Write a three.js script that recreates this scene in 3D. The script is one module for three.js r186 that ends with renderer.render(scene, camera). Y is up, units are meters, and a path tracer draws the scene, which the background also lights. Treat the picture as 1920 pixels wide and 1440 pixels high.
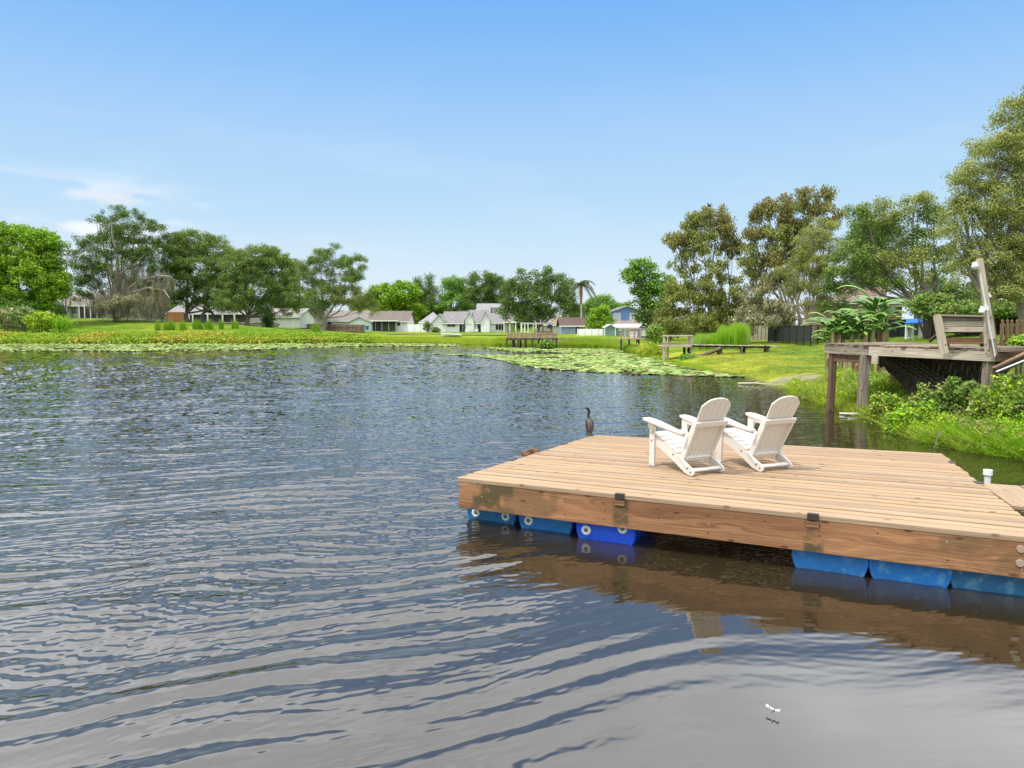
import * as THREE from 'three';
import { mergeGeometries, mergeVertices } from 'three/addons/utils/BufferGeometryUtils.js';

// ------------------------------------------------------------------ camera, sky, sun, exposure
const scene = new THREE.Scene();
const F = 1330, CAMY = 2.11, PITCH = Math.atan(110 / F);
const camera = new THREE.PerspectiveCamera(2 * Math.atan(720 / F) * 180 / Math.PI, 4 / 3, 0.1, 6000);
camera.position.set(0, CAMY, 0);
camera.rotation.x = -PITCH;
scene.add(camera);
const renderer = new THREE.WebGLRenderer();
renderer.toneMapping = THREE.LinearToneMapping;
renderer.toneMappingExposure = 1.0;
renderer.shadowMap.enabled = true;

// seeded random numbers and value noise
let seedState = 1;
function seed(n) { seedState = (n * 2654435761) >>> 0 || 1; }
function rnd() { seedState = (seedState + 0x6D2B79F5) | 0; let t = Math.imul(seedState ^ (seedState >>> 15), 1 | seedState); t = (t + Math.imul(t ^ (t >>> 7), 61 | t)) ^ t; return ((t ^ (t >>> 14)) >>> 0) / 4294967296; }
const rr = (a, b) => a + (b - a) * rnd();
const gauss = () => (rnd() + rnd() + rnd() + rnd() - 2) * 0.85;
const clamp = (x, a = 0, b = 1) => Math.min(b, Math.max(a, x));
const lerp = (a, b, t) => a + (b - a) * t;
const sstep = (a, b, x) => { const t = clamp((x - a) / (b - a)); return t * t * (3 - 2 * t); };
function h2(i, j, s) { let h = Math.imul(i, 374761393) + Math.imul(j, 668265263) + Math.imul(s, 974634533); h = Math.imul(h ^ (h >>> 13), 1274126177); return ((h ^ (h >>> 16)) >>> 0) / 4294967296; }
function vn(x, y, s = 0, px = 0, py = 0) {         // value noise, optionally periodic
  const i = Math.floor(x), j = Math.floor(y), a = x - i, b = y - j, u = a * a * (3 - 2 * a), v = b * b * (3 - 2 * b);
  const w = (k, p) => p ? ((k % p) + p) % p : k;
  const i0 = w(i, px), i1 = w(i + 1, px), j0 = w(j, py), j1 = w(j + 1, py);
  return lerp(lerp(h2(i0, j0, s), h2(i1, j0, s), u), lerp(h2(i0, j1, s), h2(i1, j1, s), u), v);
}
function fbm(x, y, s = 0, oct = 4, px = 0, py = 0) { let r = 0, a = 0.5, n = 0; for (let o = 0; o < oct; o++) { r += a * vn(x, y, s + o * 17, px, py); n += a; a *= 0.5; x *= 2; y *= 2; px *= 2; py *= 2; } return r / n; }

// the sky: clear blue in front that pales to the horizon, thin cloud at the left and a bank of white cloud overhead
{
  const W = 2048, H = 1024, d = new Float32Array(W * H * 4);
  for (let y = 0; y < H; y++) for (let x = 0; x < W; x++) {
    const el = (y + 0.5) / H * Math.PI - Math.PI / 2, az = ((x + 0.5) / W - 0.5) * 2 * Math.PI;   // three: u = atan2(z, x)
    const dx = Math.cos(el) * Math.cos(az), dz = Math.cos(el) * Math.sin(az), dy = Math.sin(el);
    const e = Math.max(0, el) * 180 / Math.PI;
    const t1 = sstep(0, 11, e), t2 = sstep(7, 27, e);
    let c = [lerp(lerp(0.78, 0.50, t1), 0.18, t2), lerp(lerp(0.89, 0.74, t1), 0.455, t2), lerp(lerp(0.96, 0.97, t1), 0.94, t2)];
    const hi = sstep(24, 90, e); c = [lerp(c[0], 0.14, hi), lerp(c[1], 0.36, hi), lerp(c[2], 0.85, hi)];
    // cloud sheets: gnomonic coordinates so that they lie in a flat layer
    if (el > 0.02) {
      const k = 1 / (dy + 0.06), px = dx * k, pz = dz * k;
      const n = fbm(px * 1.3 + 5, pz * 1.3 + 3, 11, 6), n2 = fbm(px * 0.5, pz * 0.5, 31, 4);
      const front = Math.atan(Math.tan(24.3 * Math.PI / 180) * Math.max(0.62, dz < 0 ? -dz / Math.hypot(dx, dz) : 0.62)) * 180 / Math.PI;
      let cov = sstep(front, front + 3.5, e) * sstep(0.16, 0.40, n * 0.6 + n2 * 0.5 + 0.06);
      // thin streaks low at the left of the view
      const azd = Math.atan2(dx, -dz) * 180 / Math.PI;
      const st = fbm(azd * 0.24 + 3, e * 1.5, 77, 6);
      const left = sstep(-20, -29, azd) * sstep(3, 5.5, e) * sstep(11.2, 8, e) * sstep(-100, -60, azd);
      cov = Math.max(cov, left * sstep(0.40, 0.60, st) * 0.85);
      const wisps = sstep(3, 6, e) * sstep(20, 8, e) * sstep(0.50, 0.78, fbm(azd * 0.11, e * 0.5 + 9, 99, 5)) * 0.08;
      cov = Math.max(cov, wisps);
      const sh = fbm(px * 2.1 + 9, pz * 2.1, 45, 5);
      const up = sstep(17, 26, e), b = lerp(1.02, 2.3, up) * lerp(0.55, 1.3, sh);
      c = [lerp(c[0], b * 0.96, cov), lerp(c[1], b * 1.0, cov), lerp(c[2], b * 1.07, cov)];
    }
    if (el < 0) { const g = sstep(0, -0.2, el); c = [lerp(c[0], 0.12, g), lerp(c[1], 0.13, g), lerp(c[2], 0.1, g)]; }
    const o = (y * W + x) * 4; d[o] = c[0]; d[o + 1] = c[1]; d[o + 2] = c[2]; d[o + 3] = 1;
  }
  const sky = new THREE.DataTexture(d, W, H, THREE.RGBAFormat, THREE.FloatType);
  sky.mapping = THREE.EquirectangularReflectionMapping; sky.magFilter = THREE.LinearFilter; sky.minFilter = THREE.LinearFilter; sky.needsUpdate = true;
  scene.background = sky; scene.environment = sky;
}
const sun = new THREE.DirectionalLight(new THREE.Color(1, 0.94, 0.84), 3.2);
sun.position.set(-46, 100, 26); sun.target.position.set(0, 0, -30); sun.castShadow = true;
sun.position.add(sun.target.position);
sun.shadow.mapSize.set(4096, 4096);
Object.assign(sun.shadow.camera, { left: -160, right: 160, top: 160, bottom: -160, near: 1, far: 400 });
scene.add(sun, sun.target);

// ------------------------------------------------------------------ measuring: a point of the photograph (1920 x 1440) at a depth or on a level
function ray(u, v) {
  const x = (u - 960) / F, y = -(v - 720) / F, c = Math.cos(PITCH), s = Math.sin(PITCH);
  return [x, y * c - s, -c - y * s];
}
function at(u, v, d) { const r = ray(u, v), k = d / -r[2]; return [r[0] * k, CAMY + r[1] * k, -d]; }
function onLevel(u, v, y) { const r = ray(u, v), k = (y - CAMY) / r[1]; return [r[0] * k, y, r[2] * k]; }
const X = (u, d) => at(u, 610, d)[0], Y = (v, d) => at(960, v, d)[1];
const V = (a) => new THREE.Vector3(...a);

// ------------------------------------------------------------------ naming
const names = {};
function numbered(n) { const k = names[n] = (names[n] ?? -1) + 1; return k ? n + '_' + String(k).padStart(3, '0') : n; }
function thing(name, label, category, p = [0, 0, 0], group, turn = 0) {
  const o = new THREE.Group(); o.name = numbered(name); o.position.set(...p); o.rotation.y = turn; scene.add(o);
  o.userData = { label, category }; if (group) o.userData.group = group;
  return o;
}
function part(name, geo, mat, parent, label) {
  const m = new THREE.Mesh(Array.isArray(geo) ? (geo.length > 1 ? mergeGeometries(geo.map((g) => g.index ? g.toNonIndexed() : g)) : geo[0]) : geo, mat);
  m.name = name; m.castShadow = m.receiveShadow = true; parent.add(m); if (label) m.userData.label = label;
  return m;
}
function structure(name, geo, mat, label) { const m = part(numbered(name), geo, mat, scene); m.userData = { kind: 'structure', label, category: name.replace(/_/g, ' ') }; return m; }

// ------------------------------------------------------------------ textures and materials
function tex(w, h, fn, rep = [1, 1], srgb = true) {
  const d = new Uint8Array(w * h * 4);
  for (let y = 0; y < h; y++) for (let x = 0; x < w; x++) {
    const c = fn(x / w, y / h), o = (y * w + x) * 4;
    for (let k = 0; k < 3; k++) d[o + k] = clamp(Array.isArray(c) ? c[k] : c) * 255;
    d[o + 3] = 255;
  }
  const t = new THREE.DataTexture(d, w, h, THREE.RGBAFormat); t.wrapS = t.wrapT = THREE.RepeatWrapping; t.magFilter = THREE.LinearFilter; t.minFilter = THREE.LinearFilter;
  t.repeat.set(...rep); if (srgb) t.colorSpace = THREE.SRGBColorSpace; t.needsUpdate = true; return t;
}
const lin = (r, g, b) => new THREE.Color().setRGB(r, g, b);
function std(color, roughness = 0.8, extra = {}) { return new THREE.MeshStandardMaterial({ color: Array.isArray(color) ? lin(...color) : color, roughness, ...extra }); }
// wood grain that runs along u (one tile = 2 m by 0.5 m of board)
function grain(u, v, s, streak = 0.5) {
  const wx = fbm(u * 4, v * 6, s, 3, 4, 6);
  const g1 = fbm(u * 3, (v * 26 + wx * 3), s + 3, 3, 3, 26), g2 = vn(u * 10, v * 90, s + 8, 10, 90), g3 = fbm(u * 5, v * 3, s + 20, 4, 5, 3);
  let k = 0; for (let i = 0; i < 4; i++) { const kx = h2(i, 1, s), ky = h2(i, 2, s); let dx = Math.abs(u - kx), dy = Math.abs(v - ky); dx = Math.min(dx, 1 - dx) * 4 * 12; dy = Math.min(dy, 1 - dy) * 12 * 1.4; k = Math.max(k, 1 - Math.hypot(dx, dy * 1.2)); }
  return { a: g1 * 0.5 + g2 * 0.25 + g3 * 0.25, knot: sstep(0, 0.7, k), big: g3, fine: g2 };
}
function woodTex(s, light, dark, knot, contrast = 1) {
  return tex(512, 256, (u, v) => { const g = grain(u, v, s); const t = clamp(0.5 + (g.a - 0.5) * 2.2 * contrast); return [0, 1, 2].map((k) => lerp(lerp(dark[k], light[k], t), knot[k], g.knot * 0.75)); }, [1 / 2, 1 / 0.5]);
}
const bumpWood = tex(512, 256, (u, v) => { const g = grain(u, v, 5); return clamp(0.3 + g.fine * 0.5 + (g.a - 0.5)); }, [1 / 2, 1 / 0.5], false);
const deckTex = [1, 2, 3].map((s) => woodTex(s * 7, [0.79, 0.69, 0.585], [0.68, 0.57, 0.465], [0.52, 0.41, 0.32], 0.85));
const MAT = {
  deck: [0, 1, 2, 3, 4, 5].map((i) => std([[0.66, 0.645, 0.575], [0.73, 0.685, 0.575], [0.55, 0.535, 0.49], [0.76, 0.72, 0.61], [0.62, 0.565, 0.475], [0.70, 0.685, 0.62]][i], 0.85, { map: deckTex[i % 3], bumpMap: bumpWood, bumpScale: 0.002 })),
  grey: std([0.95, 0.93, 0.9], 0.95, { map: woodTex(40, [0.66, 0.61, 0.54], [0.42, 0.38, 0.33], [0.26, 0.22, 0.18], 1.3), bumpMap: bumpWood, bumpScale: 0.004 }),
  greyPale: std([1, 0.98, 0.95], 0.95, { map: woodTex(44, [0.80, 0.76, 0.69], [0.60, 0.55, 0.48], [0.38, 0.33, 0.28], 1.2), bumpMap: bumpWood, bumpScale: 0.004 }),
  dark: std([0.5, 0.45, 0.4], 0.95, { map: woodTex(48, [0.42, 0.36, 0.30], [0.22, 0.18, 0.15], [0.12, 0.1, 0.08], 1.2), bumpMap: bumpWood, bumpScale: 0.004 }),
  shadeDark: std([0.8, 0.78, 0.7], 0.95, { map: woodTex(60, [0.40, 0.36, 0.29], [0.22, 0.20, 0.16], [0.13, 0.11, 0.09], 1.3), bumpMap: bumpWood, bumpScale: 0.006 }),  // wood darkened in its colour to stand for the shade below the pier
  brownGrey: std([0.9, 0.82, 0.76], 0.95, { map: woodTex(56, [0.52, 0.43, 0.36], [0.34, 0.27, 0.22], [0.2, 0.15, 0.12], 1.2), bumpMap: bumpWood, bumpScale: 0.004 }),
  brown: std([0.95, 0.9, 0.85], 0.9, { map: woodTex(52, [0.60, 0.46, 0.35], [0.40, 0.29, 0.21], [0.24, 0.16, 0.12], 1.2), bumpMap: bumpWood, bumpScale: 0.003 }),
};

// ------------------------------------------------------------------ shapes
// a tube through stations: each station is a list of points; flat sided, uv in metres along and around
function loft(st, caps = true) {
  const pos = [], uv = [], n = st[0].length; let along = 0; const tri = (a, b, c, ua, ub, uc) => { pos.push(...a, ...b, ...c); uv.push(...ua, ...ub, ...uc); };
  for (let i = 0; i + 1 < st.length; i++) {
    const A = st[i], B = st[i + 1], mid = (s) => s.reduce((m, p) => [m[0] + p[0] / n, m[1] + p[1] / n, m[2] + p[2] / n], [0, 0, 0]);
    const ma = mid(A), mb = mid(B), len = Math.hypot(ma[0] - mb[0], ma[1] - mb[1], ma[2] - mb[2]); let r = 0;
    for (let k = 0; k < n; k++) {
      const q = (k + 1) % n, w = Math.hypot(A[k][0] - A[q][0], A[k][1] - A[q][1], A[k][2] - A[q][2]);
      tri(A[k], B[k], B[q], [along, r], [along + len, r], [along + len, r + w]); tri(A[k], B[q], A[q], [along, r], [along + len, r + w], [along, r + w]); r += w;
    }
    along += len;
  }
  if (caps) for (const [s, flip] of [[st[0], 0], [st[st.length - 1], 1]]) for (let k = 1; k + 1 < n; k++) { const a = s[0], b = s[flip ? k + 1 : k], c = s[flip ? k : k + 1]; tri(a, c, b, [0, 0], [0.03, 0.1], [0.1, 0.03]); }
  const g = new THREE.BufferGeometry(); g.setAttribute('position', new THREE.Float32BufferAttribute(pos, 3)); g.setAttribute('uv', new THREE.Float32BufferAttribute(uv, 2)); g.computeVertexNormals(); return g;
}
// make sure that faces of a closed loft look outwards: positive volume
function outward(g) {
  const p = g.attributes.position.array; let v = 0;
  for (let i = 0; i < p.length; i += 9) v += p[i] * (p[i + 4] * p[i + 8] - p[i + 5] * p[i + 7]) - p[i + 1] * (p[i + 3] * p[i + 8] - p[i + 5] * p[i + 6]) + p[i + 2] * (p[i + 3] * p[i + 7] - p[i + 4] * p[i + 6]);
  if (v < 0) { for (const [k, w] of [['position', 3], ['uv', 2]]) { const a = g.attributes[k].array; for (let i = 0; i < a.length; i += w * 3) for (let c = 0; c < w; c++) { const t = a[i + w + c]; a[i + w + c] = a[i + 2 * w + c]; a[i + 2 * w + c] = t; } } g.computeVertexNormals(); }
  return g;
}
// a chamfered bar from p to q: w across (towards side), h along up
function bar(p, q, w, h, up = [0, 1, 0], ch = 0.004, uvShift = 0) {
  const P = V(p), Q = V(q), d = Q.clone().sub(P).normalize(), s = new THREE.Vector3().crossVectors(d, V(up)).normalize(), u = new THREE.Vector3().crossVectors(s, d).normalize();
  const c = Math.min(ch, w * 0.3, h * 0.3), prof = [[-w / 2 + c, -h / 2], [w / 2 - c, -h / 2], [w / 2, -h / 2 + c], [w / 2, h / 2 - c], [w / 2 - c, h / 2], [-w / 2 + c, h / 2], [-w / 2, h / 2 - c], [-w / 2, -h / 2 + c]];
  const st = [P, Q].map((o) => prof.map(([a, b]) => [o.x + s.x * a + u.x * b, o.y + s.y * a + u.y * b, o.z + s.z * a + u.z * b]));
  const g = outward(loft(st));
  const a = g.attributes.uv.array; for (let i = 0; i < a.length; i += 2) { a[i] += uvShift * 1.37; a[i + 1] += uvShift * 0.71; }
  return g;
}
function box(x0, x1, y0, y1, z0, z1) { const g = new THREE.BoxGeometry(Math.abs(x1 - x0), Math.abs(y1 - y0), Math.abs(z1 - z0)).translate((x0 + x1) / 2, (y0 + y1) / 2, (z0 + z1) / 2); return g.toNonIndexed(); }
// round tapered tube through points with a radius each
function tube(pts, rad, seg = 7, cap = true) {
  const st = [], up0 = new THREE.Vector3(0.31, 0.05, 0.95).normalize();
  let s = null;
  for (let i = 0; i < pts.length; i++) {
    const d = V(pts[Math.min(i + 1, pts.length - 1)]).sub(V(pts[Math.max(i - 1, 0)])).normalize();
    s = s ? s.clone().addScaledVector(d, -s.dot(d)).normalize() : new THREE.Vector3().crossVectors(d, Math.abs(d.dot(up0)) > 0.95 ? new THREE.Vector3(1, 0, 0) : up0).normalize();
    const u = new THREE.Vector3().crossVectors(s, d), r = Array.isArray(rad) ? rad[i] : rad;
    st.push(Array.from({ length: seg }, (_, k) => { const a = k / seg * 2 * Math.PI; return [0, 1, 2].map((c) => pts[i][c] + (s.getComponent(c) * Math.cos(a) + u.getComponent(c) * Math.sin(a)) * r); }));
  }
  const g = outward(loft(st, cap));
  return g;
}
function smooth(g, angleless = true) { const u = g.attributes.uv; const k = g.clone(); k.deleteAttribute('normal'); if (angleless) k.deleteAttribute('uv'); const m = mergeVertices(k, 1e-5); m.computeVertexNormals(); if (!m.attributes.uv) m.setAttribute('uv', new THREE.Float32BufferAttribute(new Float32Array(m.attributes.position.count * 2), 2)); return m.toNonIndexed(); }
// ------------------------------------------------------------------ the lake shore
const shorePx = [[-1500, 647], [-700, 646], [-300, 645], [0, 645], [480, 644.5], [600, 643], [700, 642], [800, 642], [860, 645], [930, 647.5], [960, 648], [1040, 648.5], [1120, 650], [1165, 655], [1215, 668], [1255, 681], [1300, 690], [1345, 699], [1390, 707], [1440, 726], [1480, 740], [1530, 750], [1580, 762], [1640, 782], [1700, 806], [1760, 828], [1840, 845], [1930, 858], [2100, 882]];
const shore = shorePx.map(([u, v]) => { const p = onLevel(u, v, 0); return [p[0], p[2]]; });
const lake = [...shore, [11, -3], [14, 25], [-60, 60], [-150, -10]];
function lakeDist(x, z) {      // positive on land
  let dm = 1e9, inside = false;
  for (let i = 0, j = lake.length - 1; i < lake.length; j = i++) {
    const [ax, az] = lake[j], [bx, bz] = lake[i], ex = bx - ax, ez = bz - az, t = clamp(((x - ax) * ex + (z - az) * ez) / (ex * ex + ez * ez));
    dm = Math.min(dm, (x - ax - ex * t) ** 2 + (z - az - ez * t) ** 2);
    if ((az > z) !== (bz > z) && x < (bx - ax) * (z - az) / (bz - az) + ax) inside = !inside;
  }
  return inside ? -Math.sqrt(dm) : Math.sqrt(dm);
}
function ground(x, z) {
  const s = lakeDist(x, z);
  if (s < 0) return Math.max(-1.2, s * 0.5);
  const u = z < -1 ? 960 + F * x / -z : (x > 0 ? 3000 : -3000);
  const cap = u < 200 ? 2.8 : u < 450 ? lerp(2.8, 1.75, (u - 200) / 250) : u < 600 ? lerp(1.75, 0.7, (u - 450) / 150) : lerp(0.7, 0, clamp((u - 600) / 130)), right = sstep(1420, 1850, u), mid = sstep(1250, 1450, u);
  const lift = Math.min(cap, s * 0.085) + right * Math.min(1.6, s * 0.05) + mid * Math.min(0.25, s * 0.01) + Math.min(0.5, s * 0.0035);
  return 0.02 + 0.30 * sstep(0, 2.2, s) + lift + (fbm(x * 0.4, z * 0.4, 3, 3) - 0.5) * 0.12 * sstep(0.5, 3, s);
}
const groundAt = (u, d, dv = 0) => { const x = X(u, d); return [x, ground(x, -d) + dv, -d]; };
{
  // one sheet from the lake bed to beyond the horizon, finer where the view is
  const azs = [], rs = [];
  for (let a = -180; a < 180;) { azs.push(a * Math.PI / 180); const q = Math.abs(a); a += q < 46 ? 0.28 : q < 70 ? 2 : 8; }
  for (let r = 5; r < 2600; r *= r < 260 ? 1.022 : 1.3) rs.push(r);
  const pos = [], col = [], uv = [], idx = [], n = azs.length;
  for (const r of rs) for (const a of azs) {
    const x = Math.sin(a) * r, z = -Math.cos(a) * r, y = ground(x, z);
    pos.push(x, y, z); uv.push(x / 6, z / 6);
    const u = z < -1 ? 960 + F * x / -z : 3000, s = lakeDist(x, z);
    const n1 = fbm(x * 0.35, z * 0.35, 5, 4), n2 = fbm(x * 0.09, z * 0.09, 15, 3), n3 = fbm(x * 0.9, z * 0.9, 25, 3);
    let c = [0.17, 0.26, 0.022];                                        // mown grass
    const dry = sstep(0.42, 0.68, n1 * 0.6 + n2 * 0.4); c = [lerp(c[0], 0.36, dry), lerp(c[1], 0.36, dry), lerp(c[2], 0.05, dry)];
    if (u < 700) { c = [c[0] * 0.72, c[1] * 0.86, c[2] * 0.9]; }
    const mud = sstep(0.7, 0.05, s) * 0.8; c = [lerp(c[0], 0.09, mud), lerp(c[1], 0.075, mud), lerp(c[2], 0.045, mud)];
    const p = onLevel(1492, 711, 0.2), sand = sstep(1.3, 0.7, Math.hypot((x - p[0]) / 0.9, (z - p[2]) / 1.1) + (n3 - 0.5) * 0.9); c = [lerp(c[0], 0.33, sand), lerp(c[1], 0.28, sand), lerp(c[2], 0.22, sand)];
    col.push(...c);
  }
  for (let i = 0; i + 1 < rs.length; i++) for (let k = 0; k < n; k++) { const q = (k + 1) % n, a = i * n + k, b = i * n + q, c = a + n, d = b + n; idx.push(a, b, c, b, d, c); }
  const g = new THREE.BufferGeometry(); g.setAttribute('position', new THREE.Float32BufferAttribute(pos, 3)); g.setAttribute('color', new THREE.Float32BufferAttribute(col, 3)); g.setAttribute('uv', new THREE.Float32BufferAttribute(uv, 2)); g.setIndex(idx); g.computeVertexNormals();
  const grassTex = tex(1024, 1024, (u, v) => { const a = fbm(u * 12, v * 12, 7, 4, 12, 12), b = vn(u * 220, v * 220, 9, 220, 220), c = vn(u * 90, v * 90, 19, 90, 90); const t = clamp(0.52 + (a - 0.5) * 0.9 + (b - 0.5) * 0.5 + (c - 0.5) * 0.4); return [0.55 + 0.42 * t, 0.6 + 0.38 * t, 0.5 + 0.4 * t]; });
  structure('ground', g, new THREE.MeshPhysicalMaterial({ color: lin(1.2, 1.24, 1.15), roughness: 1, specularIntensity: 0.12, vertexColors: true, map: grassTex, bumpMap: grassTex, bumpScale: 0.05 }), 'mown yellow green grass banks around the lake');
}

// ------------------------------------------------------------------ the water: one sheet, its ripples are real relief with their own normals
{
  seed(77);
  const waves = [], tilt = 16 * Math.PI / 180;
  const add = (n, l0, l1, slope, spread) => { for (let i = 0; i < n; i++) { const L = l0 * Math.pow(l1 / l0, (i + rnd()) / n), k = 2 * Math.PI / L, a = tilt + gauss() * spread; waves.push([-Math.sin(a) * k, -Math.cos(a) * k, rnd() * 6.283, slope * Math.SQRT2 / Math.sqrt(n) / k, L]); } };
  add(10, 0.7, 2.0, 0.035, 0.35); add(9, 0.27, 0.44, 0.075, 0.2); add(20, 0.15, 0.36, 0.075, 0.36); add(28, 0.05, 0.14, 0.125, 0.6);
  const calm = (x, z) => {
    const d = -z, u = d > 0.5 ? 960 + F * x / d : 960;
    let A = 1 - 0.88 * sstep(-0.6, 1.2, x + (d - 4) * 0.12) * sstep(9.5, 6.5, d);                       // lee of the dock
    A *= 1 - 0.8 * sstep(1080, 1330, u) * sstep(42, 30, d) * sstep(7, 11, d);
    A *= 1 - 0.55 * sstep(36, 56, d); A *= lerp(0.95, 1, sstep(3.5, 8, d));                          // still water by the near bank
    A *= 1 - 0.62 * sstep(52, 62, d) * sstep(560, 700, u);                                             // smooth strip below the far shore
    return A * lerp(0.55, 1.25, sstep(0.25, 0.75, fbm(x * 0.12 + 7, z * 0.05 + 3, 61, 3)));
  };
  const azs = [], rs = [];
  for (let a = -180; a < 180;) { azs.push(a * Math.PI / 180); const q = Math.abs(a); a += q < 43 ? 0.115 : q < 60 ? 1 : 6; }
  for (let v = 860; v > 11.5; v -= v < 60 ? 0.28 : v < 150 ? 0.45 : v < 400 ? 0.75 : 1.0) rs.push(CAMY * F / v);
  rs.push(300, 400); rs.unshift(0.4, 1.5);
  const n = azs.length, N = n * rs.length, pos = new Float32Array(N * 3), nor = new Float32Array(N * 3), uv = new Float32Array(N * 2), idx = new Uint32Array((rs.length - 1) * n * 6);
  let o = 0;
  for (let i = 0; i < rs.length; i++) {
    const r = rs[i], step = i ? r - rs[i - 1] : 0.3;
    for (let k = 0; k < n; k++, o++) {
      const a = azs[k], x = Math.sin(a) * r, z = -Math.cos(a) * r;
      let h = 0, gx = 0, gz = 0;
      if (Math.abs(a) < 0.78) {
        const A = calm(x, z) * sstep(0.4, 3, r), wx = x + 0.16 * Math.sin(z * 1.3 + x * 0.7) + 0.10 * Math.sin(x * 2.1 - z * 0.9 + 1), wz = z + 0.13 * Math.sin(x * 1.1 + 2 + z * 0.4) + 0.07 * Math.sin(x * 2.7 + z * 1.7);
        const small = lerp(0.36, 1, sstep(3.6, 7.0, r));
        for (const w of waves) { const f = w[4] < 0.25 ? small : 1, p = wx * w[0] + wz * w[1] + w[2], c = Math.cos(p) * w[3] * f; gx += c * w[0]; gz += c * w[1]; h += Math.sin(p) * w[3] * f * sstep(w[4] * 0.6, w[4] * 0.25, step); }
        h *= A; gx *= A; gz *= A;
      }
      pos[o * 3] = x; pos[o * 3 + 1] = h; pos[o * 3 + 2] = z;
      const l = 1 / Math.hypot(gx, 1, gz); nor[o * 3] = -gx * l; nor[o * 3 + 1] = l; nor[o * 3 + 2] = -gz * l;
      uv[o * 2] = x; uv[o * 2 + 1] = z;
    }
  }
  o = 0;
  for (let i = 0; i + 1 < rs.length; i++) for (let k = 0; k < n; k++) { const q = (k + 1) % n, a = i * n + k, b = i * n + q, c = a + n, d = b + n; idx[o++] = a; idx[o++] = b; idx[o++] = c; idx[o++] = b; idx[o++] = d; idx[o++] = c; }
  const g = new THREE.BufferGeometry(); g.setAttribute('position', new THREE.BufferAttribute(pos, 3)); g.setAttribute('normal', new THREE.BufferAttribute(nor, 3)); g.setAttribute('uv', new THREE.BufferAttribute(uv, 2)); g.setIndex(new THREE.BufferAttribute(idx, 1));
  structure('water', g, new THREE.MeshPhysicalMaterial({ color: lin(0.024, 0.018, 0.009), roughness: 0.02, ior: 1.9 }), 'dark rippled lake water that mirrors the sky');
}

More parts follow.
